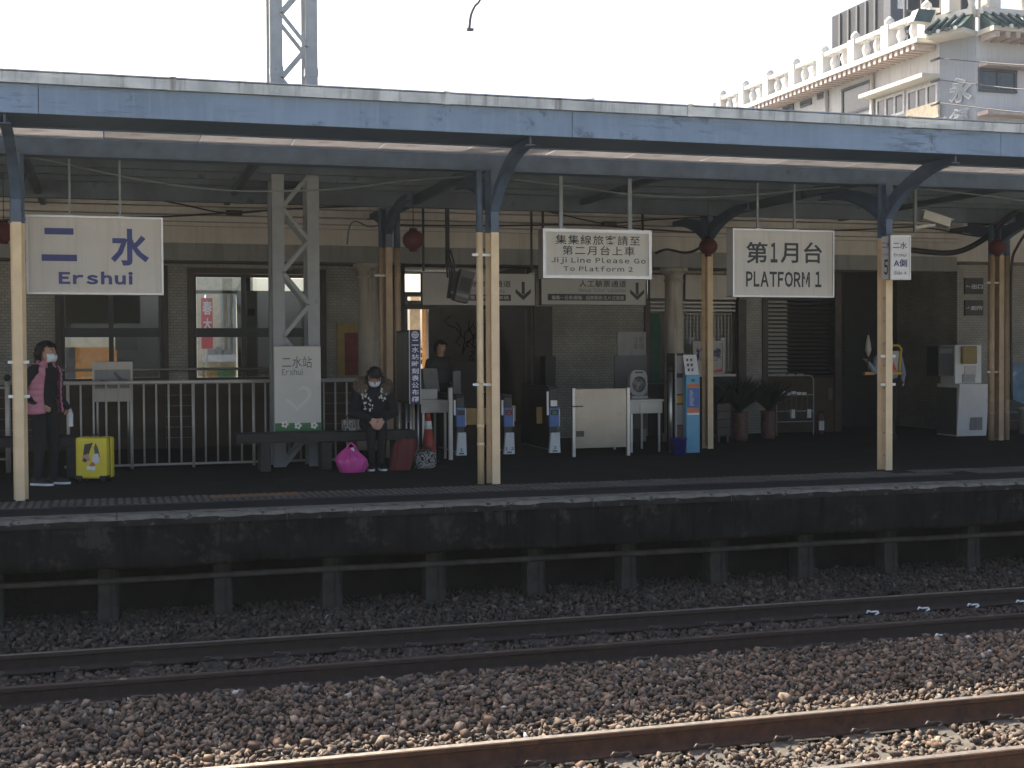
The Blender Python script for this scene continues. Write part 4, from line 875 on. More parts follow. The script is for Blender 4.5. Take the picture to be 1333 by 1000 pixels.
# ---- timetable stand: thin deep board, dark glazed face to the left, blue edge to the track
TX0, TX1 = XA(533.5, 16.6, 480), XA(547, 16.6, 480); zt_, zb_ = ZA(540, 429.5, 16.6), ZA(540, 526, 16.6)
tt = thing('timetable_stand', 'dark timetable stand with a blue edge strip of white characters', 'timetable stand', ((TX0+TX1)/2, 16.9, 0))
MB().box(TX0+.004, TX1-.004, 16.62, 17.45, zb_, zt_).build('case', 'dark', tt)
MB().box(TX0-.004, TX0+.003, 16.66, 17.4, zb_+.03, zt_-.03).build('glazed_face', 'alu_dark', tt)
for j in range(3):
    for k in range(2): MB().box(TX0-.006, TX0-.0045, 16.72+k*.33, 17.0+k*.33, zb_+.08+j*.28, zb_+.33+j*.28).build('timetable_sheet', 'ink_grey', tt)
MB().box(TX0, TX1, 16.6, 16.618, zb_, zt_).build('edge_strip', 'navy', tt)
for X in (TX0-.008, TX1+.001): MB().box(X, X+.007, 16.595, 16.617, zb_, zt_).build('trim', 'stainless', tt)
chars = '二水站時刻表公布欄'; y = 442.5
for i, chh in enumerate(chars): text(tt, chh, RC(536, y, 545, y+7.5, 16.6), 16.6, 'ink_white', .02, name='character'); y += 9.2
cx_, cz_ = XA(540.4, 16.6), ZA(540, 436, 16.6); rg = MB(); r_o, r_i = .046, .036
rg.add([(cx_+r*math.cos(q*math.pi/16), 16.596, cz_+r*math.sin(q*math.pi/16)) for q in range(32) for r in (r_o, r_i)], [(2*q, 2*q+1, (2*q+3) % 64, (2*q+2) % 64) for q in range(32)])
rg.box(cx_-.005, cx_+.005, 16.5955, 16.5965, cz_-.037, cz_+.037).box(cx_-.037, cx_+.037, 16.5952, 16.5954, cz_-.004, cz_+.004).box(cx_-.022, cx_-.015, 16.5955, 16.5965, cz_-.028, cz_+.028).box(cx_+.015, cx_+.022, 16.5955, 16.5965, cz_-.028, cz_+.028)
rg.build('emblem', 'ink_white', tt)
for yy in (16.66, 17.38):
    for X in (TX0+.02, TX1-.02): MB().cyl((X, yy, 0), (X, yy, zb_-.001), .014, n=8).build('leg', 'stainless', tt)

# ---- ticket gates and barrier furniture
GY = 17.15
def gate(lbl, p0, p1, top, Ynear, num, sign):
    a, b_ = XA(p0, Ynear, 560), XA(p1, Ynear, 560); zt = ZA(p0, top, Ynear); t = thing('ticket_gate', lbl, 'ticket gate', ((a+b_)/2, Ynear+.6, 0), group='ticket gates')
    zb0, zb1 = ZA(p0, 531, Ynear), ZA(p0, 556, Ynear)
    MB().rbox(a, b_, Ynear+.03, Ynear+1.35, .12, zt, .02).build('body', 'gate_body', t)
    MB().prismx([(Ynear+.02, .10), (Ynear+1.3, .10), (Ynear+1.3, .119), (Ynear+.02, .119)], a+.02, b_-.02).build('foot', 'grey_plastic', t)
    MB().rbox(a-.003, b_+.003, Ynear-.01, Ynear+.05, zb1, zb0, .006).build('blue_panel', 'gate_blue', t)
    MB().box(b_+.0035, b_+.012, Ynear-.008, Ynear+.045, zb1+.005, zb0-.005).build('panel_trim', 'stainless', t)
    zz = ZA(p0, 563.5, Ynear); ba = MB().prism([(a-.012, .07), (b_+.012, .07), (b_+.004, zz), (a+.012, zz)], Ynear-.03, Ynear+.028).build('base_plate', 'gate_white', t)
    text(ba, num, ((a+b_)/2-.02*len(num), (a+b_)/2+.02*len(num), .125, .165), Ynear-.03, 'ink_black', .02, 1.3, name='gate_number')
    MB().box((a+b_)/2-.035, (a+b_)/2+.035, Ynear-.033, Ynear-.0305, .088, .104).build('slot', 'ink_black', ba)
    MB().box(a-.035, a-.012, Ynear+.0, Ynear+.03, zb0-.10, zt-.04).build('guide_bar', 'white_paint', t)
    MB().box((a+b_)/2-.05, (a+b_)/2+.05, Ynear-.014, Ynear-.0105, zb0-.10, zb0-.03).build('display', 'black', t)
    if sign == 'x':
        xm, zm = (a+b_)/2, zb0-.065
        for s in (-1, 1): MB().bar((xm-.03, Ynear-.018, zm-.025*s), (xm+.03, Ynear-.018, zm+.025*s), .010, .003).build('red_cross', 'banner_red', t)
    if sign == 'card': MB().box((a+b_)/2-.045, (a+b_)/2+.045, Ynear+.005, Ynear+.028, zb0+.02, zb0+.10).build('card_reader', 'white_paint', t)
    if sign == 'card': MB().box((a+b_)/2-.03, (a+b_)/2+.03, Ynear-.018, Ynear-.0145, zb0-.09, zb0-.045).build('green_arrow', 'leaf_green', t)
    MB().rbox(a-.005, b_+.005, Ynear+.06, Ynear+1.3, zt, zt+.03, .01).build('top_cover', 'dark', t)
    return t, a, b_, zb0, zb1
for lbl, p0, p1, top, num, sign, flap in (('ticket gate marked 1 with a plain blue panel and broad ochre flap', 594.5, 605.5, 517, '1', '', 1), ('ticket gate with a red cross on its blue panel', 656.5, 668, 517, '1 2', 'x', 2), ('ticket gate marked 2 with a white card reader', 715.5, 727.5, 506, '2', 'card', -1)):
    t, a, b_, za_, zb_ = gate(lbl, p0, p1, top, GY, num, sign)
    if flap == 1: MB().rbox(b_+.013, b_+.42, GY+.25, GY+.28, zb_+.01, za_-.02, .01).build('flap', 'ochre', t)
    if flap == 2: MB().rbox(b_+.013, b_+.115, GY+.25, GY+.28, zb_+.06, za_+.02, .012).build('flap', 'ochre', t)
    if flap == -1: MB().rbox(a-.09, a-.004, GY+.30, GY+.33, zb_+.03, za_, .01).build('flap', 'ochre', t)
# slim white barrier posts and desks
def post_box(name, lbl, cat, p0, y0, p1, y1, Y, d, mt, group=None):
    a, b_, c, d_ = RC(p0, y0, p1, y1, Y); return tag(MB().rbox(a, b_, Y, Y+d, max(0, c), d_, .006).build(name, mt), lbl, cat, group)
post_box('barrier_post', 'slim white barrier post between the ticket desk and the first gate', 'post', 584.5, 505, 589.5, 599, GY, .06, 'offwhite')
def desk(lbl, p0, ytop, p1, Y, depth, apron, mt, legs=True):
    a, b_ = XA(p0, Y), XA(p1, Y); z = ZA((p0+p1)/2, ytop, Y); t = thing('desk', lbl, 'desk', ((a+b_)/2, Y+depth/2, 0))
    MB().rbox(a-.02, b_+.02, Y-.02, Y+depth, z-.03, z, .006).build('top', mt, t); MB().box(a, b_, Y, Y+.02, z-apron, z-.031).build('apron', mt, t)
    dr = MB().box(a+(b_-a)*.3, b_-(b_-a)*.15, Y-.012, Y-.001, z-apron+.02, z-.05).build('drawer', mt, t)
    for X in (a+.02, b_-.05): MB().box(X, X+.03, Y+.03, Y+.06, 0, z-apron).build('leg', 'stainless', t); MB().box(X, X+.03, Y+depth-.06, Y+depth-.03, 0, z-.031).build('leg', 'stainless', t)
    MB().box(a+.05, b_-.05, Y+depth-.03, Y+depth-.02, .1, z-.031).build('modesty_panel', 'dark', t)
    return t, a, b_, z
d1, a, b_, z = desk('white topped desk behind the traffic cone', 548, 521, 583, 17.5, .7, .17, 'offwhite')
tag(MB().rbox(a+.02, a+.25, 17.6, 17.8, z, z+.15, .01).build('document_tray', 'offwhite'), 'pale document tray standing on the desk behind the cone', 'tray')
mo = thing('lectern', 'sloping grey desk top screen at the ticket entrance', 'lectern', (XA(566, 18.2), 18.2, 0))
MB().prismx([(18.2, z+.1), (18.6, z+.1), (18.6, z+.42), (18.35, z+.42)], XA(553, 18.2), XA(572, 18.2)).build('sloping_panel', 'plaster_grey', mo); MB().box(XA(556, 18.3), XA(570, 18.3), 18.3, 18.5, 0, z+.099).build('pedestal', 'interior_dark', mo)
post_box('office_chair_back', 'grey rounded chair back behind the ticket gates', 'chair', 590, 483, 600, 522, 18.8, .08, 'plaster_grey')
d2, a, b_, z2 = desk('white fronted desk carrying the fan, beside the steel door panel', 820, 520, 862, 17.6, .75, .2, 'offwhite')
# fan
fx, fz = XA(832, 17.75, 500), z2
fn = thing('fan', 'grey box fan with round grille standing on the desk', 'fan', (fx, 17.8, fz))
MB().rbox(fx-.13, fx+.13, 17.72, 17.92, fz+.001, fz+.05, .015).build('base', 'grey_plastic', fn)
ring = MB(); vs = []
for q in range(40):
    t = q*math.pi/20; ox, oz = math.copysign(abs(math.cos(t))**.6, math.cos(t))*.135, math.copysign(abs(math.sin(t))**.6, math.sin(t))*.185
    vs += [(fx+ox, 17.76, fz+.235+oz), (fx+.105*math.cos(t), 17.75, fz+.215+.115*math.sin(t)), (fx+.105*math.cos(t), 17.85, fz+.215+.115*math.sin(t)), (fx+ox, 17.86, fz+.235+oz)]
ring.add(vs, [(4*q+j, 4*q+(j+1) % 4, (4*q+4+(j+1) % 4) % 160, (4*q+4+j) % 160) for q in range(40) for j in range(4)]); ring.build('housing', 'grey_plastic', fn)
for r_ in (.04, .075): MB().tube([(fx+r_*math.cos(q*math.pi/10), 17.752, fz+.215+r_*math.sin(q*math.pi/10)) for q in range(21)], .0035, 6).build('grille_ring', 'grey_plastic', fn)
for q in range(3):
    t = q*2.094+.4; MB().obox((fx+.05*math.cos(t), 17.80, fz+.215+.05*math.sin(t)), (.04*math.cos(t), 0, .04*math.sin(t)), (-.028*math.sin(t), .012, .028*math.cos(t)), (0, .002, 0)).build('blade', 'plaster_grey', fn)
MB().cyl((fx, 17.77, fz+.215), (fx, 17.84, fz+.215), .025, n=12).build('hub', 'grey_plastic', fn)
MB().box(fx-.06, fx+.06, 17.755, 17.759, fz+.375, fz+.395).build('carry_slot', 'dark', fn)
# steel door panel on two legs
a, b_, c, d_ = RC(745, 506, 820, 583, GY)
sd_ = thing('steel_door_panel', 'scratched stainless door panel with latch on two short legs', 'barrier', ((a+b_)/2, GY, 0))
MB().rbox(a+.05, b_-.05, GY, GY+.03, c, d_, .004).build('panel', 'steel_panel', sd_)
for X in (a, b_-.045): MB().rbox(X, X+.045, GY-.01, GY+.045, ZA(780, 595.5, GY) if False else 0, d_+.01, .004).build('leg_post', 'stainless', sd_)
MB().cyl((a+.0, GY-.02, d_-.24), (a+.15, GY-.02, d_-.24), .008, n=8).build('latch', 'brown_frame', sd_); MB().box(a+.055, a+.17, GY-.008, GY-.001, c+.16, c+.24).build('lock_plate', 'brown_frame', sd_)
# boards leaning behind the fan
a, b_, c, d_ = RC(800, 463, 842, 540, 18.3); lb = thing('leaning_boards', 'two dark grey flat boards leaning beside the ticket window', 'boards', ((a+b_)/2, 18.4, 0))
MB().box(a, b_, 18.3, 18.33, .3, d_).build('board', 'ink_grey', lb)
a, b_, c, d_ = RC(804, 432, 841, 540, 18.4); MB().box(a, b_, 18.4, 18.43, .1, d_).build('board', 'plaster_grey', lb); text(lb, '注意\n事項', RC(824, 438, 838, 455, 18.4), 18.4, 'ink_grey')
post_box('speaker_column', 'tall black loudspeaker column against the tiled wall by the entrance', 'loudspeaker', 710, 464, 723.5, 507, 20.6, .25, 'black')
# right of the desk: information pillar, cabinet, bucket, bollard
IY = 17.3
a, b_ = XA(893.5, IY, 540), XA(911, IY, 540); zt_, zb_ = ZA(900, 488, IY), ZA(900, 462, IY)
ip = thing('information_pillar', 'slim light blue information pillar with orange and navy notice', 'information pillar', ((a+b_)/2, IY+.15, 0))
MB().rbox(a, b_, IY, IY+.30, 0, zt_, .006).build('body', 'kiosk_blue', ip)
pap = MB().obox(((a+b_)/2-.01, IY+.05, (zt_+zb_)/2), ((b_-a)/2, 0, 0), (0, .045, (zb_-zt_)/2), (0, .003, -.0006)).build('paper_sheet', 'paper', ip)
for i in range(2):
    for j in range(3): MB().box(a+.03+i*.06, a+.06+i*.06, IY+.015+j*.024, IY+.018+j*.024, zt_+.05+j*.07, zt_+.09+j*.07).build('printed_block', 'ink_grey', pap)
q = lambda y: ZA(902, y, IY)
for nm, y0, y1, mt in (('orange_header', 500, 505, 'kiosk_orange'), ('navy_notice', 505.2, 531, 'kiosk_navy'), ('orange_footer', 531.2, 537.5, 'kiosk_orange'), ('white_footer', 537.7, 540, 'white_paint')): MB().box(a+.012, b_-.012, IY-.004, IY-.0005, q(y1), q(y0)).build(nm, mt, ip)
for i in range(8): MB().box(a+.05, a+.05+random.uniform(.04, .08), IY-.006, IY-.0042, q(509+i*2.6)-.005, q(509+i*2.6)+.004).build('printed_line', 'paper', ip)
MB().box((a+b_)/2-.025, (a+b_)/2+.025, IY-.004, IY-.0005, q(497), q(493.5)).build('emblem', 'leaf_green', ip)
a, b_, c, d_ = RC(879, 459, 893, 600, IY+.1)
cbn = thing('leaflet_cabinet', 'narrow glazed leaflet cabinet beside the light blue pillar', 'cabinet', ((a+b_)/2, IY+.2, 0))
MB().box(a, b_-.005, IY+.12, IY+.4, 0, ZA(885, 460, IY+.1)).build('body', 'interior_dark', cbn)
for X in (a, b_-.025): MB().box(X, X+.02, IY+.09, IY+.119, 0, ZA(885, 460, IY+.1)).build('frame', 'grey_plastic', cbn)
for i, (y0, y1, mt) in enumerate(((463, 486, 'plaster_grey'), (492, 513, 'plaster_grey'), (515, 525, 'gold'), (527, 553, 'plaster_grey'), (555, 572, 'pot'))): MB().box(a+.025, b_-.03, IY+.105, IY+.118, ZA(885, y1, IY+.1), ZA(885, y0, IY+.1)).build('leaflet', mt, cbn)
X, r_ = XA(881.5, IY-.2, 580), .115; hh = ZA(881, 570, IY-.2)
bk = thing('bucket', 'dark blue plastic bucket beside the leaflet cabinet', 'bucket', (X, IY-.25, 0))
MB().lathe([(r_*.82, .0), (r_, hh), (r_+.008, hh), (r_+.008, hh-.02), (r_-.008, hh-.01), (r_*.8, .02)], (X, IY-.25, 0), 24).build('pail', 'bucket_blue', bk)
MB().tube([(X+r_*math.cos(t), IY-.25-.03*math.sin(t), hh-.02-.05*math.sin(t)) for t in np.linspace(0, math.pi, 12)], .004, 6).build('handle', 'stainless', bk)
X = XA(872.5, IY+.1); bp_ = thing('queue_post', 'steel queue post with black ball cap beside the desk', 'post', (X, IY+.1, 0)); MB().cyl((X, IY+.1, 0), (X, IY+.1, ZA(872, 484, IY)), .03, n=12).build('post', 'stainless', bp_); MB().sphere((X, IY+.1, ZA(872, 480, IY)), .035, 12, 8).build('cap', 'black', bp_)
# framed sign standing in the ticket window
a, b_, c, d_ = RC(902, 444, 943, 487, 20.6); fsg = thing('framed_sign', 'white framed sign with dark blue characters at the ticket window', 'sign', ((a+b_)/2, 20.6, c))
MB().box(a+.03, b_-.03, 20.61, 20.64, c+.03, d_-.03).build('panel', 'sign_grey', fsg); MB().box(a, b_, 20.59, 20.65, c, c+.03).box(a, b_, 20.59, 20.65, d_-.03, d_).box(a, a+.03, 20.59, 20.65, c+.03, d_-.03).box(b_-.03, b_, 20.59, 20.65, c+.03, d_-.03).build('frame', 'sign_cream', fsg)
text(fsg, '補票處', RC(906, 453, 939, 470, 20.6), 20.606, 'navy', .03); MB().prism([(a+.25, c+.03), (b_-.04, c+.03), (b_-.04, c+.09)], 20.604, 20.606).build('red_corner', 'banner_red', fsg)
tb = thing('counter', 'dark counter below the ticket window carrying the framed sign', 'counter', (XA(930, 20.5), 20.5, 0)); MB().box(XA(900, 20.5), XA(952, 20.5), 20.42, 20.95, 0, c-.04).build('cabinet', 'interior_dark', tb); MB().box(XA(898, 20.5), XA(954, 20.5), 20.38, 20.97, c-.039, c-.001).build('top', 'offwhite', tb)
# ---- plants in tall pots, wooden planter
def plant(lbl, px, py, Y, hpot, rpot, n_, hl, tilt):
    g = G(px, py); X = XA(px, Y); t = thing('potted_plant', lbl, 'potted plant', (X, Y, 0), group='plants by the shutter')
    MB().lathe([(rpot*.8, 0), (rpot*.95, .05), (rpot, hpot*.5), (rpot*.92, hpot*.9), (rpot*1.08, hpot), (rpot*.9, hpot-.02), (rpot*.7, hpot-.05)], (X, Y, 0), 20).build('pot', 'pot', t)
    for i in range(n_):
        a = random.uniform(0, 6.283); ln = hl*random.uniform(.55, 1.0); sp = random.uniform(.15, tilt); vs = []; wd = random.uniform(.018, .032)
        for k in range(7):
            u_ = k/6; rr = sp*u_**1.5; zz = hpot-.04+ln*(u_-.28*sp*u_**3); ww = wd*math.sin(math.pi*(.12+.88*u_))+.002
            cxx, cyy = X+rr*math.cos(a), Y+rr*math.sin(a); vs += [(cxx-ww*math.sin(a), cyy+ww*math.cos(a), zz), (cxx+ww*math.sin(a), cyy-ww*math.cos(a), zz)]
        MB().add(vs, [(2*k, 2*k+1, 2*k+3, 2*k+2) for k in range(6)], True).build('leaf', 'leaf', t)
plant('spiky dark potted plant in a tall glazed pot beside the wooden planter', 963, 570, 19.3, .47, .135, 130, .72, .75)
plant('spiky dark potted plant in a tall glazed pot beside the cane rack', 1000, 568, 19.5, .47, .125, 110, .62, .7)
wp = thing('wooden_planter', 'brown wooden planter stand behind the cream post', 'planter', (XA(940, 19.2), 19.2, 0)); x0 = XA(930, 19.2); x1 = XA(947, 19.2)
for j in range(4): MB().rbox(x0, x1, 19.1, 19.4, .12+j*.125, .24+j*.125, .006).build('board', 'brown_frame', wp)
for X in (x0+.02, x1-.05): MB().box(X, X+.03, 19.12, 19.15, 0, .119).build('leg', 'brown_frame', wp)
for i in range(26):
    a = random.uniform(0, 6.28); X = (x0+x1)/2+random.uniform(-.12, .12); vs = []
    for k in range(6):
        u_ = k/5; ww = .04*math.sin(math.pi*(.1+.9*u_)); vs += [(X+.25*u_**1.4*math.cos(a)-ww*math.sin(a), 19.25+.25*u_*math.sin(a)+ww*math.cos(a), .6+.3*u_*random.uniform(.9, 1.1)), (X+.25*u_**1.4*math.cos(a)+ww*math.sin(a), 19.25+.25*u_*math.sin(a)-ww*math.cos(a), .6+.3*u_)]
    MB().add(vs, [(2*k, 2*k+1, 2*k+3, 2*k+2) for k in range(5)], True).build('leaf', 'leaf', wp)
# ---- cane rack
a, b_, c, d_ = RC(1011, 489, 1059, 560, 20.2); ry = 20.2
rk = thing('cane_rack', 'white tubular rack holding walking canes beside the potted plants', 'rack', ((a+b_)/2, ry, 0))
MB().tube([(b_, ry, 0), (b_, ry, d_-.06), (b_-.04, ry, d_-.01), (b_-.1, ry, d_), (a, ry, d_)], .012, 8).build('frame', 'grey_plastic', rk); MB().cyl((a, ry, .0), (a, ry, d_-.35), .010, n=8).build('frame_leg', 'grey_plastic', rk)
for z in (d_-.33, .42, .24): MB().cyl((a, ry, z), (b_, ry, z), .010, n=8).build('cross_bar', 'grey_plastic', rk)
for i in range(5):
    X = a+.12+i*(b_-a-.2)/5; zt = d_-.30+random.uniform(-.02, .03)
    ca_ = MB().tube([(X-.05, ry-.03, zt), (X+.02, ry-.03, zt+.01), (X+.045, ry-.03, zt-.04), (X+.04, ry-.03, zt-.1), (X+.03, ry-.03, .3)], .011, 6).build('cane', 'ink_grey', rk); MB().rbox(X-.06, X+.02, ry-.05, ry-.015, zt-.02, zt+.03, .006).build('cane_handle', 'white_paint', ca_)
for X in (a+.24, a+.55): MB().box(X, X+.09, ry-.035, ry-.025, .3, .45).build('paper_tag', 'paper', rk)
for i in range(3): MB().box(a+.03+i*.17, a+.16+i*.17, ry-.02, ry-.01, d_-.01, d_+.03).build('name_tag', 'grey_plastic', rk)
X = XA(1067, 20.3); ex = thing('fire_extinguisher', 'small fire extinguisher with white label by the shutter wall', 'fire extinguisher', (X, 20.3, 0))
MB().lathe([(.06, 0), (.065, .02), (.065, .28), (.05, .33), (.02, .36)], (X, 20.3, 0), 16).build('cylinder', 'extinguisher', ex); MB().box(X-.05, X+.05, 20.2325, 20.2345, .08, .24).build('label_sheet', 'paper', ex); MB().box(X-.015, X+.07, 20.29, 20.31, .361, .42).build('handle', 'black', ex)
a, b_, c, d_ = RC(1079, 505, 1084, 521, WY-.06); tag(MB().box(a, b_, WY-.05, WY-.041, c, d_).build('wall_tag', 'ink_grey'), 'narrow dark tag with writing on the shutter wall', 'sign')
# ---- water dispenser
DY = 19.0
a, b_ = XA(1252, DY), XA(1286.5, DY); zt = ZA(1268, 449, DY); wd_ = thing('water_dispenser', 'white water dispenser with taps and paper notices by the brown post', 'water dispenser', ((a+b_)/2, DY+.3, 0))
zz = ZA(1260, 500, DY)
MB().rbox(a-.0, b_, DY+.18, DY+.6, zz, zt, .012).build('upper_cabinet', 'white_paint', wd_); MB().prismx([(DY+.05, 0), (DY+.6, 0), (DY+.6, zz-.001), (DY-.03, zz-.001), (DY-.03, zz-.04)], a-.06, b_).build('lower_cabinet', 'white_paint', wd_)
MB().box(a-.07, a-.061, DY+.05, DY+.6, .02, zz-.06).build('side_panel', 'ink_grey', wd_)
MB().box(a-.30, a-.005, DY+.22, DY+.55, zt-.52, zt-.02).build('control_box', 'black', wd_); MB().box(a-.28, a-.03, DY+.213, DY+.2195, zt-.14, zt-.06).build('control_display', 'ink_grey', wd_)
pb = MB().rbox(a+.1, a+.38, DY+.10, DY+.179, zt-.32, zt-.02, .02).build('paper_cup_holder', 'gilt_paper', wd_)
MB().box(a+.18, a+.4, DY+.165, DY+.178, zt-.55, zt-.35).build('notice', 'offwhite', wd_); MB().box(a+.14, a+.38, DY+.16, DY+.1785, zz+.02, zz+.16).build('notice', 'grey_plastic', wd_); MB().box(a+.18, a+.42, DY+.02, DY+.034, .10, .36).build('vent_grille', 'plaster_grey', wd_)
# signs on the recess panel and the tiled block
def wall_sign(lbl, p0, y0, p1, y1, Y, mt, txts, d=.02, name='wall_sign'):
    a, b_, c, d_ = RC(p0, y0, p1, y1, Y); t = thing(name, lbl, 'sign', ((a+b_)/2, Y, c)); MB().box(a, b_, Y, Y+d, c, d_).build('board', mt, t)
    for s, r_, m2 in txts: text(t, s, RC(*r_, Y), Y, m2, .01)
    return t
wall_sign('dark blue wall sign on the recess panel above the paper notice', 1217, 382, 1246, 414, RY-.085, 'blue_board', [('時刻表', (1222, 386, 1241, 392), 'ink_grey'), ('上  下', (1222, 402, 1241, 408), 'ink_grey')])
wall_sign('pale wall sign with rows of dark writing under the dark blue sign', 1217, 416, 1246, 445, RY-.085, 'plaster_grey', [('請依序排隊', (1220, 421, 1242, 426), 'ink_grey'), ('謝謝', (1220, 436, 1242, 443), 'ink_black')])
wall_sign('sheet of paper with two rows of characters on the recess panel', 1217, 447, 1235, 470, RY-.085, 'sign_cream', [('開放時間', (1219, 450, 1233, 456), 'ink_black'), ('請勿進入', (1219, 460, 1233, 466), 'ink_black')])
wall_sign('black wall sign with white writing, upper of two beside the post', 1256, 362, 1280, 383, TY-.03, 'black', [('←出口', (1257, 370, 1279, 376), 'ink_white'), ])
wall_sign('black wall sign with white writing, lower of two beside the post', 1256, 391, 1280, 411, TY-.03, 'black', [('→廁所', (1257, 398, 1279, 404), 'ink_white')])
a, b_, c, d_ = RC(1316, 473, 1352, 537, TY-.04); ps = thing('landscape_poster', 'large poster of sky, water and green hills on the tiled wall', 'poster', ((a+b_)/2, TY-.04, c)); MB().box(a, b_, TY-.04, TY-.031, c, d_).build('sheet', 'poster_sky', ps); MB().prism([(a+.01, c+.02), (b_-.01, c+.02), (b_-.01, c+.2), (a+.3, c+.14), (a+.01, c+.25)], TY-.045, TY-.042).build('green_hills', 'leaf', ps)
X = XA(1338, 19.2); tag(MB().lathe([(.13, 0), (.15, .42), (.16, .42), (.16, .45), (.1, .46)], (X, 19.2, 0), 18).build('litter_bin', 'offwhite'), 'small white litter bin standing below the landscape poster', 'litter bin')
# red and gold paper board on the left wall
a, b_, c, d_ = RC(439, 421, 466, 490, WY-.04); gb = thing('festive_board', 'gilt board with a dark red panel on the tiled wall beside the round column', 'board', ((a+b_)/2, WY-.04, c)); MB().box(a, b_, WY-.04, WY-.002, c, d_).build('gilt_panel', 'gilt_paper', gb); MB().box(a+.12, b_-.0, WY-.046, WY-.0405, c+.02, d_-.15).build('red_panel', 'red_paper', gb)

# ---- hanging equipment: lanterns, monitors, cameras, cables
def lantern(lbl, px, py, Y, r_):
    p = W(px, py, Y); t = thing('lantern', lbl, 'lantern', (p.x, p.y, p.z-r_), group='red paper lanterns')
    m_ = MB(); prof = []
    for i in range(17):
        a = math.pi*i/16; prof.append((max(.02, r_*math.sin(a)*(1+.04*(i % 2))), -r_*.92*math.cos(a)))
    m_.lathe(prof, p, 24).build('shade', 'red_lantern', t)
    for s in (-1, 1): MB().cyl(p+Vector((0, 0, s*r_*.9)), p+Vector((0, 0, s*r_*1.08)), r_*.38, n=14).build('rim', 'red_lantern', t)
    MB().cyl(p+Vector((0, 0, r_*1.08)), (p.x, p.y, 3.64), .005, n=6).build('cord', 'wire', t)
lantern('dim red lantern hanging beside the post near the woman in the vest', 5, 302, 17.0, .13); lantern('dim red lantern hanging left of the drain pipe, above the timetable stand', 538, 312.5, 17.6, .145); lantern('dim red lantern hanging at the top of the cream post by the blue pillar', 922, 321, 17.3, .13); lantern('dim red lantern hanging on the brown post above the water dispenser', 1298, 322, 17.4, .13)
mp = W(592, 372, 18.0); mo = thing('hanging_monitor', 'pair of dark hanging monitors on a ceiling pole behind the drain pipe', 'monitor', (mp.x, 18.0, mp.z-.3))
X = XA(584, 18.0, 300); MB().box(X-.025, X+.025, 18.05, 18.1, ZA(584, 348, 18), 3.7).build('ceiling_pole', 'dark', mo)
for (px, py, wd, ht, an, yy, mt) in ((590, 371, .10, .38, -8, 18.0, 'alu_dark'), (603, 373, .20, .44, -14, 17.85, 'ink_grey')):
    p = W(px, py, yy); an = R(an); rt = Vector((math.cos(an), 0, -math.sin(an)*-1)); up = Vector((-math.sin(an)*-1*-1, 0, math.cos(an))); up = Vector((-rt.z, 0, rt.x))
    hb = MB().obox(p, rt*wd/2, (0, .09, 0), up*ht/2).build('screen_case', mt, mo); MB().obox(p+Vector((0, -.092, 0))-up*ht*.30, rt*wd*.42, (0, .001, 0), up*ht*.05).build('screen_strip', 'plaster_grey', mo); MB().obox(p+Vector((0, -.092, 0))+up*ht*.05, rt*wd*.40, (0, .001, 0), up*ht*.22).build('screen', 'dark', mo)
for q in range(4): MB().tube([(X+.03*math.cos(q*2), 18.02, ZA(584, 330, 18)+.05), (X-.05+.04*q, 17.95, ZA(584, 345, 18)), (X+.03*q-.03, 17.95, ZA(584, 362, 18))], .012, 6).build('cable_loop', 'wire', mo)
cp = W(1218, 286, 15.2); cc = thing('security_camera', 'cream security camera under a hood on a ceiling bracket', 'camera', (cp.x, cp.y, cp.z))
dx, dz = Vector((.93, -.2, -.30)).normalized(), Vector((.30, 0, .95)).normalized(); dy = dz.cross(dx).normalized(); dz = dx.cross(dy).normalized()
MB().obox(cp, dx*.19, dy*.055, dz*.05).build('housing', 'offwhite', cc); MB().obox(cp+dz*.058, dx*.215, dy*.065, dz*.007).build('hood', 'offwhite', cc); MB().cyl(cp+dx*.19, cp+dx*.20, .04, n=14).build('lens', 'black', cc)
bx_ = XA(1191, 15.2, 280); MB().box(bx_-.018, bx_+.018, 15.18, 15.216, ZA(1191, 303, 15.2), 3.64).build('ceiling_pole', 'conduit', cc); MB().bar((bx_, 15.2, cp.z-.11), (cp.x-.02, 15.2, cp.z-.075), .04, .05).build('arm', 'offwhite', cc)
def cable(lbl, pts, r_, mt='wire', cat='cable', name='cable'):
    P = [W(*p) for p in pts]; out = []
    for i in range(len(P)-1):
        p0 = P[max(i-1, 0)]; p1, p2 = P[i], P[i+1]; p3 = P[min(i+2, len(P)-1)]
        for k in range(8):
            t = k/8; out.append(.5*((2*p1)+(p2-p0)*t+(2*p0-5*p1+4*p2-p3)*t*t+(3*p1-p0-3*p2+p3)*t**3))
    out.append(P[-1]); return tag(MB().tube(out, r_, 6).build(name, mt), lbl, cat)
cable('thin pale conduit sagging below the canopy over the Ershui sign', [(-30, 195, 15), (60, 209, 15), (170, 232, 15), (260, 245, 15), (340, 249, 15), (440, 246, 15), (535, 235, 15), (640, 228, 15)], .010, 'conduit', 'conduit', 'conduit')
cable('thin pale conduit sagging below the canopy over the Jiji Line sign', [(668, 234, 15), (735, 242, 15), (820, 253, 15), (900, 257, 15), (990, 253, 15), (1100, 243, 15), (1200, 246, 15), (1340, 262, 15)], .010, 'conduit', 'conduit', 'conduit')
cable('black cable looping across the cornice from the Ershui sign to the tower', [(-20, 287, 19.0), (120, 284, 19.0), (215, 282, 19.0), (300, 277, 19.0), (420, 270, 19.0), (500, 268, 18.6)], .012)
cable('black cable crossing the splice box above the tiled pier', [(170, 252, 18.8), (235, 266, 19.0), (300, 277.5, 18.9), (370, 271, 19.0)], .011)
cable('black cable running along the cornice behind the drain pipe', [(520, 293, 19.0), (640, 294, 19.0), (760, 293, 19.0), (850, 299, 19.0), (910, 303, 19.0)], .012)
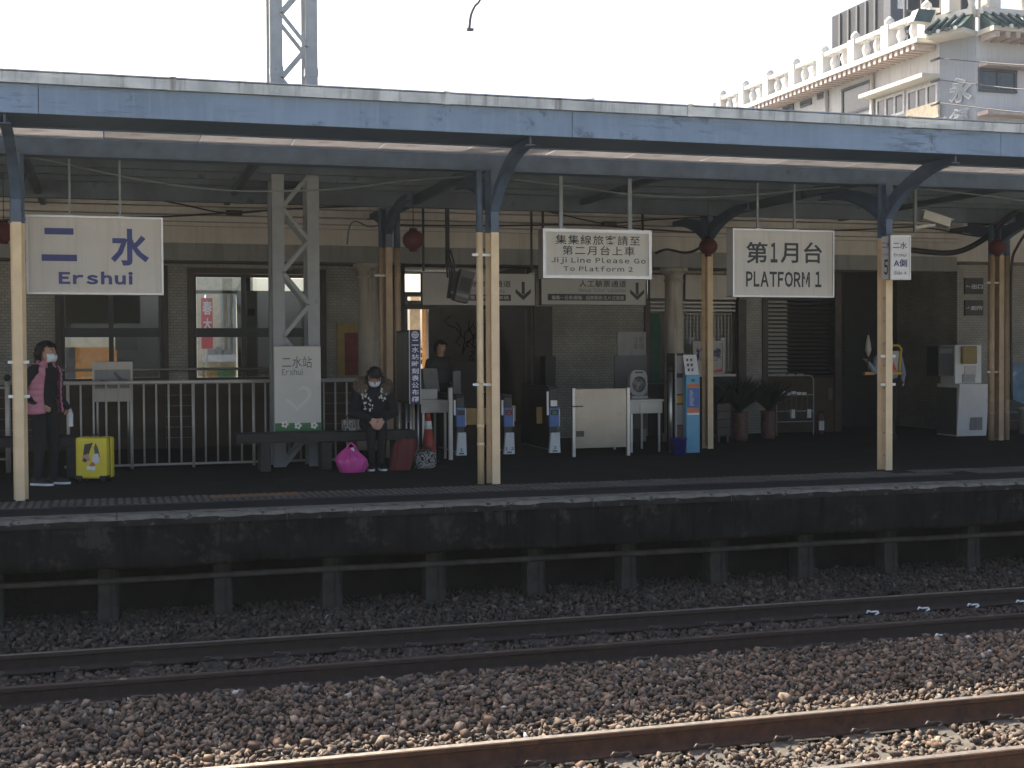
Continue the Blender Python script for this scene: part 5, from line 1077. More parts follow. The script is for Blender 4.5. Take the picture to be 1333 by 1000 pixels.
cable('black cable crossing the splice box behind the Jiji Line sign', [(700, 272, 18.8), (760, 286, 19.0), (793, 291, 19.0), (850, 286, 19.0), (930, 282, 19.0)], .011)
cable('black cable running past the camera pole to the brown post', [(1045, 302, 19.0), (1140, 298, 19.0), (1200, 296, 18.8), (1260, 306, 18.6), (1300, 311, 18.3)], .012)
cable('thick black cable bundle drooping to the brown post from the cornice', [(1180, 325, 18.9), (1240, 329, 18.6), (1280, 312, 18.2), (1310, 285, 17.8), (1335, 270, 17.6)], .045)
cable('black cable hanging down beside the round pipe of the brown post', [(1345, 290, 17.9), (1325, 320, 17.9), (1317, 345, 17.9), (1316, 420, 17.9), (1317, 520, 17.9)], .022)
cable('looped grey cable on the column capital behind the tan post', [(452, 318, 18.4), (455, 296, 18.4), (463, 288, 18.4), (480, 295, 18.2), (498, 292, 18.0)], .012, 'conduit')
cable('black cable loop on the capital beside the blue pillar', [(853, 330, 18.9), (868, 325, 18.8), (890, 329, 18.7), (905, 326, 18.4), (920, 316, 18.1)], .02)
for px, py, lbl in ((305, 277, 'small dark splice box on crossed cables above the tower sign'), (793, 291.5, 'small dark splice box on crossed cables behind the Jiji Line sign')):
    p = W(px, py, 18.95); tag(MB().rbox(p.x-.11, p.x+.11, p.y-.05, p.y+.05, p.z-.035, p.z+.035, .012).build('splice_box', 'dark'), lbl, 'splice box')
# overhead catenary fitting above the canopy
cable('slim curved overhead line fitting above the canopy with a small clamp', [(640, -60, 9.5), (626, -4, 9.5), (618, 8, 9.5), (613, 20, 9.5), (611, 36, 9.5)], .010, 'ink_grey', 'overhead fitting', 'overhead_fitting')
p = W(611, 38, 9.5); c = bpy.data.objects['overhead_fitting']; MB().box(p.x-.02, p.x+.03, p.y-.015, p.y+.015, p.z-.012, p.z+.006).build('clamp', 'ink_grey', c)
p = W(767, 132, 13.2); rv = thing('roof_fixture', 'small pale fitting standing on top of the canopy roof', 'roof fitting', (p.x, 13.2, p.z-.1)); MB().box(p.x-.035, p.x+.035, 13.17, 13.23, p.z-.25, p.z).build('bracket', 'gutter', rv); MB().bar((p.x-.08, 13.2, p.z+.01), (p.x+.06, 13.2, p.z+.03), .012, .012).build('arm', 'gutter', rv)

# ---- traffic cone
X = XA(557.5, 16.95, 570); cy = 16.95
co = thing('traffic_cone', 'faded red traffic cone with a white band beside the patterned bag', 'traffic cone', (X, cy, 0))
hc = ZA(557, 537.5, cy); pr = lambda u_: (.105*(1-u_)+.026*u_)
MB().lathe([(pr(0), .03), (pr(.66), .03+(hc-.03)*.66)], (X, cy, 0), 24).build('body', 'cone_red', co); MB().lathe([(pr(.66)+.002, .03+(hc-.03)*.66), (pr(.83)+.002, .03+(hc-.03)*.83)], (X, cy, 0), 24).build('white_band', 'white_paint', co); MB().lathe([(pr(.83), .03+(hc-.03)*.83), (pr(1), hc), (.01, hc)], (X, cy, 0), 24).build('tip', 'cone_red', co); MB().rbox(X-.15, X+.15, cy-.15, cy+.15, 0, .03, .012).build('base', 'rubber', co)
# ---- suitcase
g = G(124, 630); sc_ = thing('suitcase', 'bright yellow hard shell suitcase with printed pictures and black wheels', 'suitcase', (g.x+.0, g.y+.14, 0), R(-24))
def sub(mb, nm, mt, par): return mb.build(nm, mt, par, True)
sh_ = sub(MB().rbox(-.185, .185, -.115, -.006, .055, .52, .035, 3), 'front_shell', 'suit_yellow', sc_); sub(MB().rbox(-.185, .185, .006, .115, .055, .52, .035, 3), 'back_shell', 'suit_yellow', sc_); sub(MB().rbox(-.178, .178, -.014, .014, .06, .515, .02, 2), 'zip_gusset', 'black', sc_)
for sx in (-1, 1):
    for sy in (-1, 1):
        w_ = sub(MB().cyl((sx*.14-.012, sy*.075, .027), (sx*.14+.012, sy*.075, .027), .027, n=14), 'wheel', 'black', sc_); sub(MB().rbox(sx*.14-.028, sx*.14+.028, sy*.075-.028, sy*.075+.028, .03, .062, .006), 'wheel_housing', 'black', sc_)
for sx in (-1, 1): sub(MB().rbox(min(sx*.10, sx*.188), max(sx*.10, sx*.188), -.118, -.02, .052, .092, .01), 'corner_guard', 'black', sc_)
sub(MB().tube([(-.06, .02, .515), (-.055, .02, .54), (.055, .02, .54), (.06, .02, .515)], .008, 8), 'carry_handle', 'black', sc_)
# pictures: plain abstract stickers
def sticker(poly, mt, k): sub(MB().prism(poly, -.1165-k*.0012, -.1155-k*.0012), 'sticker', mt, sh_)
sticker([(-.09, .30), (-.07, .44), (.03, .46), (-.01, .36), (-.03, .30)], 'brown_frame', 0); sticker([(-.08, .24), (-.10, .31), (-.03, .34), (.0, .26)], 'skin', 1); sticker([(.06, .28), (.04, .40), (.06, .46), (.09, .40), (.11, .30)], 'ink_grey', 0); sticker([(.02, .25), (.03, .33), (.09, .34), (.11, .25), (.06, .22)], 'paper', 1); sticker([(-.05, .16), (-.04, .20), (.06, .19), (.05, .15)], 'mask', 2); sticker([(-.10, .26), (-.06, .235), (-.04, .27), (-.08, .29)], 'pot', 2); sticker([(-.02, .20), (.02, .25), (.07, .23), (.03, .19)], 'kiosk_orange', 0)
# ---- bags by the bench
def blob_bag(name, lbl, mt, px0, py0, px1, py1, Y, dep, fn, seed=0):
    """A soft bag: rings from the floor up, profile fn(u) -> width factor, pinched and rumpled."""
    a, b_, c, d_ = RC(px0, py0, px1, py1, Y); X = (a+b_)/2; hw = (b_-a)/2; t = thing(name, lbl, 'bag', (X, Y, 0)); m_ = MB(); n_, r_ = 84, 26; vs = []; rs = random.Random(seed)
    ph = [rs.uniform(0, 6.28) for _ in range(6)]
    for i in range(r_+1):
        u_ = i/r_; f_, lean = fn(u_)
        for k in range(n_):
            th = 2*math.pi*k/n_; rum = 1+.05*math.sin(3*th+ph[0]+u_*4)+.055*math.sin(7*th+ph[1]-u_*5)*u_+.035*math.sin(13*th+ph[2]+3*u_)*(.3+u_)
            rum += .11*(abs(MN.noise(Vector((math.cos(th)*3.2, math.sin(th)*3.2, u_*2.2+seed))))-.12)+.05*MN.noise(Vector((math.cos(th)*7, math.sin(th)*7, u_*6+seed)))
            vs.append((X+lean*hw+hw*f_*rum*math.cos(th), Y+dep*f_*rum*math.sin(th), d_*u_+.012*math.sin(5*th+ph[3])*u_))
    fs = [(i*n_+k, i*n_+(k+1) % n_, (i+1)*n_+(k+1) % n_, (i+1)*n_+k) for i in range(r_) for k in range(n_)]+[tuple(reversed(range(n_))), tuple(r_*n_+k for k in range(n_))]
    m_.add(vs, fs, True).build('sack', mt, t); return t, X, d_
t, X, zt = blob_bag('plastic_bag', 'bright pink plastic bag standing on the floor in front of the bench', 'bag_pink', 438, 583, 478, 617, 15.95, .15, lambda u_: ((.80+.20*math.sin(u_*math.pi)) if u_ < .5 else max(.22, 1.0-((u_-.5)/.5)**1.35*.80), -.12*u_), 3)
MB().tube([(X-.07, 15.95, zt-.05), (X-.05, 15.94, zt+.03), (X-.01, 15.94, zt+.065), (X+.03, 15.94, zt+.03), (X+.06, 15.95, zt-.04)], [.02, .014, .010, .014, .02], 8).build('handle_loop', 'bag_pink', t); MB().obox((X, 15.90, zt-.02), (.018, 0, .006), (0, .01, 0), (-.004, 0, .025)).build('paper_tag', 'paper', t)
t, X, zt = blob_bag('red_bag', 'slumped dark red cloth bag leaning beside the seated woman', 'bag_red', 508, 572, 541, 617, 16.02, .12, lambda u_: ((.85 if u_ < .8 else .85-(u_-.8)*1.8), -.25+.6*u_), 5)
MB().tube([(X+.02, 16.02, zt-.03), (X+.06, 16.0, zt+.05), (X+.13, 16.0, zt+.04), (X+.13, 16.02, zt-.05)], .010, 6).build('strap', 'black', t)
t, X, zt = blob_bag('patterned_bag', 'black and white patterned bag in front of the traffic cone', 'bag_pattern', 538, 586, 567, 615, 16.2, .10, lambda u_: (.9+.12*math.sin(u_*math.pi) if u_ < .8 else .9-(u_-.8)*1.6, 0), 8)
MB().tube([(X-.08, 16.15, zt-.02), (X-.05, 16.12, zt+.05), (X+.05, 16.12, zt+.05), (X+.08, 16.15, zt-.02)], .008, 6).build('strap', 'black', t)

# ================================================================== PEOPLE
def capsule(mb, p0, r0, p1, r1, n=12):
    p0, p1 = Vector(p0), Vector(p1); d = (p1-p0); L = d.length; d = d.normalized() if L > 1e-6 else Vector((0, 0, 1)); a = d.orthogonal().normalized(); b_ = d.cross(a); rings = []
    for k in range(4): t = -math.pi/2+k*math.pi/8; rings.append((p0+d*r0*math.sin(t), r0*math.cos(t)))
    rings += [(p0, r0), (p1, r1)]
    for k in range(1, 5): t = k*math.pi/8; rings.append((p1+d*r1*math.sin(t), max(1e-4, r1*math.cos(t))))
    vs = [c+(a*math.cos(2*math.pi*q/n)+b_*math.sin(2*math.pi*q/n))*max(r_, 1e-4) for c, r_ in rings for q in range(n)]; m_ = len(rings)
    mb.add(vs, [(i*n+q, i*n+(q+1) % n, (i+1)*n+(q+1) % n, (i+1)*n+q) for i in range(m_-1) for q in range(n)]+[tuple(reversed(range(n))), tuple((m_-1)*n+q for q in range(n))])
def body_mesh(parts, voxel=.010):
    """parts: ('c', p0, r0, p1, r1, mat) tapered limbs, ('e', centre, radii, mat, rot) ellipsoids. Fused to one skin; colours by nearest part."""
    mb = MB()
    for p in parts:
        if p[0] == 'c': capsule(mb, *p[1:5])
        else: mb.sphere(p[1], 1.0, 20, 14, p[2], p[4] if len(p) > 4 else None)
    me = mb.mesh('tmp'); ob = bpy.data.objects.new('tmp', me); COL.objects.link(ob)
    md = ob.modifiers.new('r', 'REMESH'); md.mode = 'VOXEL'; md.voxel_size = voxel; md.use_smooth_shade = True
    sm = ob.modifiers.new('s', 'SMOOTH'); sm.factor = .5; sm.iterations = 3
    dg = bpy.context.evaluated_depsgraph_get(); out = bpy.data.meshes.new_from_object(ob.evaluated_get(dg)); bpy.data.objects.remove(ob); bpy.data.meshes.remove(me)
    names = []
    for p in parts:
        k = p[5] if p[0] == 'c' else p[3]
        if k not in names: names.append(k)
    n = len(out.polygons); C = np.empty(n*3); out.polygons.foreach_get('center', C); C = C.reshape(-1, 3); best = np.full(n, 1e9); idx = np.zeros(n, np.int32)
    for p in parts:
        if p[0] == 'c':
            a, b_ = np.array(p[1]), np.array(p[3]); d = b_-a; t = np.clip(((C-a)@d)/max(d@d, 1e-9), 0, 1); dist = np.linalg.norm(C-(a+t[:, None]*d), axis=1)-(p[2]+(p[4]-p[2])*t); k = p[5]
        else:
            q = C-np.array(p[1])
            if len(p) > 4: q = q@np.array(p[4].to_3x3())
            rr = np.array(p[2]); k_ = np.linalg.norm(q/rr, axis=1); dist = (k_-1)*rr.min(); k = p[3]
        u_ = dist < best; best[u_] = dist[u_]; idx[u_] = names.index(k)
    out.materials.clear()
    for k in names: out.materials.append(MATS[k])
    out.polygons.foreach_set('material_index', idx); out.polygons.foreach_set('use_smooth', [True]*n); out.update(); return out
def hand(parts, wrist, d, palm_n, curl, s=1.0, mt='skin', thumb=1):
    """palm and five unequal bent fingers from wrist along d; palm faces palm_n."""
    w_, d, nn = Vector(wrist), Vector(d).normalized(), Vector(palm_n); nn = (nn-d*nn.dot(d)).normalized(); sd = d.cross(nn)*thumb
    pc = w_+d*.045*s
    for k in (-1, 0, 1): parts.append(('c', w_+sd*.012*k*s, .017*s, w_+d*.075*s+sd*.022*k*s, .014*s, mt))
    for i, (o, L) in enumerate(((.030, .065), (.010, .075), (-.010, .070), (-.029, .055))):
        p = w_+d*.078*s+sd*o*s; dd = d.copy()
        for seg in range(3):
            q = p+dd*L*s*(.42, .32, .26)[seg]; parts.append(('c', p, (.0092-.001*seg)*s, q, (.0084-.001*seg)*s, mt)); p = q; ang = curl; dd = (dd*math.cos(ang)+nn*math.sin(ang)).normalized()
    p = w_+d*.02*s+sd*.028*s; q = p+(d*.7+sd*.7+nn*.3).normalized()*.035*s; parts.append(('c', p, .012*s, q, .010*s, mt)); parts.append(('c', q, .010*s, q+(d+nn*.5).normalized()*.03*s, .008*s, mt))
def head(t, parts, c, f, up, sc=1.0, hair='bob', mask=True):
    """skull, jaw, nose, ears go into the body's skin; hair, mask and eyes are children."""
    c, f, up = Vector(c), Vector(f).normalized(), Vector(up); up = (up-f*up.dot(f)).normalized(); sd = up.cross(f)   # sd: her left when f forward
    rot = Matrix((sd, -f, up)).transposed(); P = lambda x, y, z: c+(sd*x+f*y+up*z)*sc
    parts += [('e', P(0, -.008, .02), (.073*sc, .092*sc, .092*sc), 'skin', rot), ('e', P(0, .018, -.045), (.055*sc, .066*sc, .062*sc), 'skin', rot), ('c', P(0, .082, .0), .011*sc, P(0, .096, -.022), .013*sc, 'skin'),
              ('c', P(.072, -.008, .012), .014*sc, P(.070, -.006, -.02), .010*sc, 'skin'), ('c', P(-.072, -.008, .012), .014*sc, P(-.070, -.006, -.02), .010*sc, 'skin'), ('c', P(.03, .066, .03), .012*sc, P(-.03, .066, .03), .012*sc, 'skin')]
    for s in (-1, 1):
        ey = MB().sphere(P(s*.030, .076, .008), .0105*sc, 10, 6, (1.1, .6, .7), rot).build('eye', 'paper', t, True); MB().sphere(P(s*.030, .083, .008), .0055*sc, 8, 5).build('pupil', 'black', ey, True); MB().bar(P(s*.016, .084, .030), P(s*.046, .074, .030), .006*sc, .006*sc).build('eyebrow', 'hair', t, True)
    if not mask: MB().bar(P(-.022, .083, -.058), P(.022, .083, -.058), .008, .007).build('mouth', 'bag_red', t, True)
    h = MB(); n_, m_ = 36, 22; vs = []; low = {'bob': -.10, 'short': -.03, 'long': -.16}[hair]; rs = random.Random(4)
    for i in range(m_+1):
        for k in range(n_):
            az = 2*math.pi*k/n_; el = math.pi*i/m_                                     # el 0 = crown
            dirf = math.cos(az); jit = 1+.035*math.sin(9*az+el*5)+.02*rs.uniform(-1, 1)
            front = max(0, dirf); lim = (1.02 if front > .55 else 1.02+(1-front/.55)*.9 if front > 0 else 2.15)
            e = min(el, lim); R_ = Vector((.088*math.sin(e)*math.sin(az)*jit, (.102*dirf-.008)*math.sin(e)*jit if True else 0, .022+.106*math.cos(e)*jit))
            if e > 1.3 and dirf < .5: R_.z = max(low, R_.z-(.05 if hair != 'short' else 0)*(e-1.3)); R_.x *= 1.04
            vs.append(P(R_.x, R_.y, R_.z))
    h.add(vs, [(i*n_+k, (i+1)*n_+k, (i+1)*n_+(k+1) % n_, i*n_+(k+1) % n_) for i in range(m_) for k in range(n_)], True)
    for q in range(170):
        p = vs[rs.randrange(n_*3, len(vs))]; o_ = (p-c).normalized(); tang = (o_.cross(Vector((rs.uniform(-1, 1), rs.uniform(-1, 1), rs.uniform(-1, 1)))).normalized()*.6-up*.8).normalized(); ln = rs.uniform(.02, .045)*sc
        if (p-c).dot(f) > .05*sc and (p-c).dot(up) < .06*sc: ln *= .5
        h.tube([p-o_*.004, p+tang*ln*.5+o_*.008, p+tang*ln+o_*.003], [.007*sc, .006*sc, .0008], 5)
    h.build('hair', 'hair', t, True)
    if mask:
        mk = MB(); vs = []
        for j in range(7):
            for k in range(11):
                az = (k-5)/5*1.15; v_ = j/6; z = -.012-.085*v_; bulge = .088+.020*math.sin(math.pi*min(1, v_*1.15))*math.cos(az*.9); pl_ = .003*math.sin(v_*18)
                vs.append(P((.073-.012*v_)*math.sin(az)*1.05, (bulge+pl_)*math.cos(az*.80)-.006+(-.012 if v_ > .85 else 0), z))
        mk.add(vs, [(j*11+k, j*11+k+1, (j+1)*11+k+1, (j+1)*11+k) for j in range(6) for k in range(10)], True); o = mk.build('face_mask', 'mask', t, True)
        md = o.modifiers.new('t', 'SOLIDIFY'); md.thickness = .003
        for s in (-1, 1): MB().tube([P(s*.069, .03, -.03), P(s*.078, .005, .0), P(s*.078, -.012, .016)], .0018, 5).build('ear_loop', 'mask', o, True)
def finish_person(t, parts, voxel=.009):
    o = bpy.data.objects.new('body', body_mesh(parts, voxel)); COL.objects.link(o); o.parent = t; return o
def shoe(t, ank, f, mt='black', sole='sole', L=.235):
    a, f = Vector(ank), Vector(f).normalized(); s = Vector((-f.y, f.x, 0)); z0 = a.z-.075
    vs = []; prof = [(-.065, .030, .075), (-.03, .036, .085), (.03, .036, .075), (.08, .042, .055), (.13, .040, .042), (L-.065, .022, .030)]
    up_, so_ = MB(), MB()
    ring = []
    for d, w_, h_ in prof:
        for q in range(9): th = math.pi*q/8; ring.append(Vector((a.x, a.y, 0))+f*d+s*w_*math.cos(th)+Vector((0, 0, z0+.022+h_*math.sin(th)**.7)))
    up_.add(ring, [(i*9+q, i*9+q+1, (i+1)*9+q+1, (i+1)*9+q) for i in range(5) for q in range(8)]+[tuple(range(9)), tuple(reversed(range(45, 54)))], True); o = up_.build('shoe', mt, t, True)
    pts = [Vector((a.x, a.y, 0))+f*d+s*w_*1.12 for d, w_, h_ in prof]+[Vector((a.x, a.y, 0))+f*(L-.058)]+[Vector((a.x, a.y, 0))+f*d-s*w_*1.12 for d, w_, h_ in reversed(prof)]; n = len(pts)
    so_.add([(p.x, p.y, z0) for p in pts]+[(p.x, p.y, z0+.024) for p in pts], [tuple(reversed(range(n))), tuple(range(n, 2*n))]+[(i, (i+1) % n, n+(i+1) % n, n+i) for i in range(n)]); so_.build('sole', sole, o, True)

# ---- woman standing with the suitcase; her frame faces -Y, the empty turns her to look along the track
g = G(62, 631); wm = thing('person', 'standing person in pink padded vest, black clothes and white face mask', 'person', (g.x-.02, g.y+.02, 0), R(56)); wm.scale = (1.10, 1.12, 1.0)
B = 'cloth_black'; P = []
P += [('e', (0, .02, .90), (.155, .12, .13), B), ('e', (0, .0, 1.06), (.15, .115, .17), B), ('e', (0, .0, 1.22), (.165, .115, .14), B), ('c', (-.13, .01, 1.285), .06, (.13, .01, 1.285), .06, B), ('c', (0, .01, 1.30), .052, (0, -.01, 1.40), .046, 'skin'), ('c', (0, .01, 1.28), .062, (0, .0, 1.345), .056, B)]
for s, el, wr in ((-1, (-.235, .13, 1.04), (-.16, -.03, .90)), (1, (.215, .03, 1.03), (.20, -.13, .85))):
    P += [('c', (s*.165, .01, 1.275), .058, el, .046, B), ('c', el, .045, wr, .030, B)]
P += [('c', (-.08, .01, .86), .088, (-.085, -.005, .48), .062, B), ('c', (-.085, -.005, .48), .060, (-.085, .03, .10), .042, B), ('c', (.08, .01, .86), .088, (.09, -.035, .48), .062, B), ('c', (.09, -.035, .48), .060, (.095, -.03, .10), .042, B)]
for s, ax, ay in ((-1, -.085, .03), (1, .095, -.03)): P.append(('c', (ax, ay, .10), .042, (ax, ay-.02, .06), .040, B))
hand(P, (-.155, -.035, .90), (.45, -.7, -.5), (1, 0, 0), .35, .95, thumb=-1); hand(P, (.20, -.13, .85), (-.05, -.35, -.9), (-1, -.1, 0), .75, .95)
head(wm, P, (0, -.03, 1.468), (0, -1, .02), (0, 0, 1), 1.06, 'bob')
finish_person(wm, P, .009); shoe(wm, (-.085, .03, .075), (0.0, -1, 0)); shoe(wm, (.095, -.03, .075), (.1, -1, 0))
# padded vest: quilted shell, open at the front, stand-up collar
v_ = MB(); n_, m_ = 40, 44; vs = []
for i in range(m_+1):
    u_ = i/m_; z = .80+u_*.53
    rx = .195-.02*math.sin(u_*math.pi)+(-.055*max(0, (u_-.80)/.2)**1.4); ry = .158-.012*math.sin(u_*math.pi)-.035*max(0, (u_-.80)/.2)**1.5
    puff = .013*abs(math.sin(u_*math.pi*8))**.7
    for k in range(n_+1):
        op = math.radians(44+8*u_+5*math.sin(u_*5)); th = op+(2*math.pi-2*op)*k/n_
        x, y = math.sin(th), -math.cos(th); arm = 1-.16*math.exp(-((u_-.86)/.12)**2)*abs(x)**4
        vs.append(((rx+puff)*x*arm, (ry+puff)*y, z+.012*math.cos(th*2)))
v_.add(vs, [(i*(n_+1)+k, i*(n_+1)+k+1, (i+1)*(n_+1)+k+1, (i+1)*(n_+1)+k) for i in range(m_) for k in range(n_)], True)
ve = v_.build('padded_vest', 'vest_pink', wm, True); md = ve.modifiers.new('t', 'SOLIDIFY'); md.thickness = .014; md.offset = -1
cl = MB(); vs = []
for i in range(6):
    for k in range(25):
        th = math.radians(30)+(2*math.pi-math.radians(60))*k/24; rr = (.128-.010*i, .105-.006*i); vs.append((rr[0]*math.sin(th), -rr[1]*math.cos(th), 1.305+i*.017))
cl.add(vs, [(i*25+k, i*25+k+1, (i+1)*25+k+1, (i+1)*25+k) for i in range(5) for k in range(24)], True); o = cl.build('collar', 'vest_pink', ve, True); md = o.modifiers.new('t', 'SOLIDIFY'); md.thickness = .018
# bottle in her hand: a thing of its own
hp = Matrix.Translation(wm.location) @ Matrix.Rotation(R(56), 4, 'Z') @ Vector((.19, -.195, .74)); bt = thing('bottle', 'white bottle held in the hand of the person in the pink vest', 'bottle', (hp.x, hp.y, hp.z-.10))
MB().lathe([(.028, 0), (.031, .01), (.031, .13), (.02, .155), (.014, .165)], (hp.x, hp.y, hp.z-.10), 16).build('flask', 'paper', bt); MB().cyl((hp.x, hp.y, hp.z+.065), (hp.x, hp.y, hp.z+.09), .016, n=12).build('cap', 'paper', bt)

# ---- seated woman, head bowed, hands clasped
sx = XA(488, 16.3, 540); ws = thing('person', 'seated person with fur trimmed dark coat, head bowed and white mask', 'person', (sx, 16.42, 0), R(-4))
J = 'jacket'; P = []
P += [('e', (0, .06, .58), (.17, .15, .13), B), ('e', (0, .04, .72), (.19, .15, .17), J), ('e', (0, -.01, .90), (.20, .15, .16), J), ('c', (-.15, -.02, .985), .075, (.15, -.02, .985), .075, J), ('c', (0, -.04, 1.0), .055, (0, -.095, 1.09), .048, 'skin')]
for s in (-1, 1):
    P += [('c', (s*.19, -.02, .97), .078, (s*.245, -.08, .70), .066, J), ('c', (s*.245, -.08, .70), .064, (s*.085, -.37, .635), .043, J)]
    P += [('c', (s*.09, .03, .56), .088, (s*.07, -.34, .50), .068, B), ('c', (s*.07, -.34, .50), .066, (s*.058, -.30, .10), .044, B), ('c', (s*.058, -.30, .10), .044, (s*.058, -.32, .06), .040, B)]
hand(P, (-.080, -.385, .63), (.62, -.30, -.75), (.5, .5, -.3), .35, 1.1); hand(P, (.080, -.385, .63), (-.58, -.42, -.78), (-.5, .5, -.3), .35, 1.1, thumb=-1)
head(ws, P, (0, -.165, 1.150), (0, -.72, -.69), (0, -.69, .72), 1.06, 'short')
finish_person(ws, P, .0062)
for s in (-1, 1): shoe(ws, (s*.065, -.30, .075), (s*.1, -1, 0))
# fur hood round the neck: a thick ring of short tufts
fu = MB(); rs = random.Random(9)
for k in range(1500):
    th = rs.uniform(-2.45, 2.45); ph = rs.uniform(0, 6.283)
    cxx, cyy, cz = .178*math.sin(th), -.05+.14*math.cos(th), 1.03+.055*math.cos(th)+.01*abs(math.sin(th))
    d = Vector((math.sin(th)*math.cos(ph), math.cos(th)*math.cos(ph), math.sin(ph))).normalized(); p = Vector((cxx, cyy, cz))+d*.052; a = d.orthogonal().normalized()*.012; b2 = d.cross(a)
    tip = p+d*rs.uniform(.022, .042)+Vector((rs.uniform(-1, 1), rs.uniform(-1, 1), rs.uniform(-1, .4)))*.014
    fu.add([p+a, p-a*.5+b2*.8, p-a*.5-b2*.8, tip], [(0, 1, 3), (1, 2, 3), (2, 0, 3)])
core = [(.178*math.sin(t), -.05+.14*math.cos(t), 1.03+.055*math.cos(t)+.01*abs(math.sin(t))) for t in np.linspace(-2.45, 2.45, 24)]; fu.tube(core, .062, 12)
structure(fu.build('fur_hood', 'fur', ws, True), 'stuff')
pr_ = random.Random(2)
def torso_front(x, z): return -.165+.55*x*x-.10*max(0, z-.85)
for cx0, cz0, n__, sp__ in ((-.10, .80, 16, .05), (.11, .90, 12, .035), (-.12, .92, 6, .025)):
    for i in range(n__):
        x, z = cx0+pr_.gauss(0, sp__*.6), cz0+pr_.gauss(0, sp__*1.2)
        s_ = pr_.uniform(.007, .016); MB().sphere((x, torso_front(x, z)-.004, z), s_, 7, 4, (1, .35, 1.3)).build('coat_print', 'jacket_print', ws, True)
hb = thing('shoulder_bag', 'dark shoulder bag with pale pattern lying on the bench by the seated person', 'bag', (sx-.30, 16.42, BZ)); MB().rbox(sx-.39, sx-.20, 16.36, 16.52, BZ+.001, BZ+.15, .04, 3).build('pouch', 'bag_pattern', hb); MB().tube([(sx-.36, 16.4, BZ+.14), (sx-.33, 16.4, BZ+.20), (sx-.25, 16.4, BZ+.20), (sx-.22, 16.4, BZ+.14)], .008, 6).build('strap', 'black', hb)

# ---- person in dark clothes behind the gates
g = (XA(573, 19.6), 19.6); wd2 = thing('person', 'dim figure in dark clothes standing behind the ticket gates', 'person', (g[0], g[1], 0), R(10)); P = []
D2 = 'dark'
def standing(P, top, leg, hscale=1.0):
    P += [('e', (0, 0, .92), (.17, .12, .14), leg), ('e', (0, 0, 1.08), (.17, .12, .18), top), ('e', (0, 0, 1.26), (.19, .12, .14), top), ('c', (-.14, 0, 1.33), .06, (.14, 0, 1.33), .06, top), ('c', (0, 0, 1.35), .052, (0, -.01, 1.45), .048, 'skin')]
    for s in (-1, 1): P += [('c', (s*.085, 0, .88), .09, (s*.09, -.01, .48), .064, leg), ('c', (s*.09, -.01, .48), .062, (s*.09, .02, .10), .045, leg)]
standing(P, D2, B)
for s in (-1, 1): P += [('c', (s*.18, 0, 1.31), .058, (s*.23, .03, 1.05), .048, D2), ('c', (s*.23, .03, 1.05), .046, (s*.21, -.10, .84), .032, D2)]; hand(P, (s*.21, -.10, .84), (0, -.2, -1), (-s, 0, 0), .4, 1.0, thumb=s)
head(wd2, P, (0, -.02, 1.52), (.3, -1, -.05), (0, 0, 1), 1.0, 'short', False); finish_person(wd2, P, .011)
for s in (-1, 1): shoe(wd2, (s*.09, .02, .075), (0, -1, 0), 'black', 'rubber')

# ---- railway worker half hidden by the right-hand post, arm out to the left
X = XA(1156, 19.0); wk = thing('person', 'worker in pale blue shirt half hidden by the post with sign 5', 'person', (X, 19.0, 0), R(-20)); P = []
standing(P, 'shirt_blue', B)
P += [('c', (-.18, 0, 1.31), .058, (-.24, -.12, 1.10), .048, 'shirt_blue'), ('c', (-.24, -.12, 1.10), .046, (-.36, -.22, 1.24), .034, 'shirt_blue'), ('c', (.18, 0, 1.31), .058, (.25, .02, 1.06), .048, 'shirt_blue'), ('c', (.25, .02, 1.06), .046, (.20, -.15, .95), .032, 'shirt_blue')]
hand(P, (-.36, -.22, 1.24), (-.6, -.3, .6), (0, 0, -1), .8, 1.0); hand(P, (.20, -.15, .95), (0, -.6, -.4), (-1, 0, 0), .8, 1.0, thumb=-1)
head(wk, P, (0, -.02, 1.52), (-.4, -1, 0), (0, 0, 1), 1.0, 'short', False); finish_person(wk, P, .011)
for s in (-1, 1): shoe(wk, (s*.09, .02, .075), (0, -1, 0), 'black', 'rubber')
# yellow framed token plate at his right, rolled flag at his left
FYK = 18.85
a, b_, c, d_ = RC(1158, 449, 1174, 488, FYK); yf = thing('token_frame', 'yellow arched frame with a pale plate carried beside the worker', 'frame', ((a+b_)/2, FYK, c))
MB().tube([(a+.02, FYK, c+.02), (a+.02, FYK, d_-.08), (a+.06, FYK, d_-.01), (b_-.06, FYK, d_-.01), (b_-.01, FYK, d_-.07), (b_-.03, FYK, d_-.2), (b_-.055, FYK, c+.02)], .020, 8).build('hoop', 'yellow_frame', yf); MB().rbox(a-.02, b_-.01, FYK-.03, FYK+.03, c, c+.045, .008).build('foot', 'yellow_frame', yf)
MB().prism([(a+.04, c+.06), (b_-.09, c+.06), (b_-.05, d_-.1), (a+.04, d_-.1)], FYK-.006, FYK+.006).build('plate', 'sign_grey', yf); MB().prism([(a+.05, c+.07), (b_-.10, c+.07), (a+.06, c+.22)], FYK-.010, FYK-.0065).build('red_mark', 'banner_red', yf)
a, b_, c, d_ = RC(1124, 425, 1135, 486, 18.6); ff = thing('signal_flag', 'furled pale signal flag held out by the worker', 'flag', ((a+b_)/2, 18.6, c))
xm = (a+b_)/2; MB().cyl((xm, 18.6, c), (xm+.02, 18.6, d_), .010, n=8).build('stick', 'brown_frame', ff); MB().lathe([(.012, 0), (.05, .10), (.035, .22), (.012, .34)], (xm+.01, 18.6, c+.27), 12).build('furled_cloth', 'sign_cream', ff); MB().rbox(a, b_+.02, 18.56, 18.64, c-.03, c+.02, .008).build('handle_block', 'gold', ff)

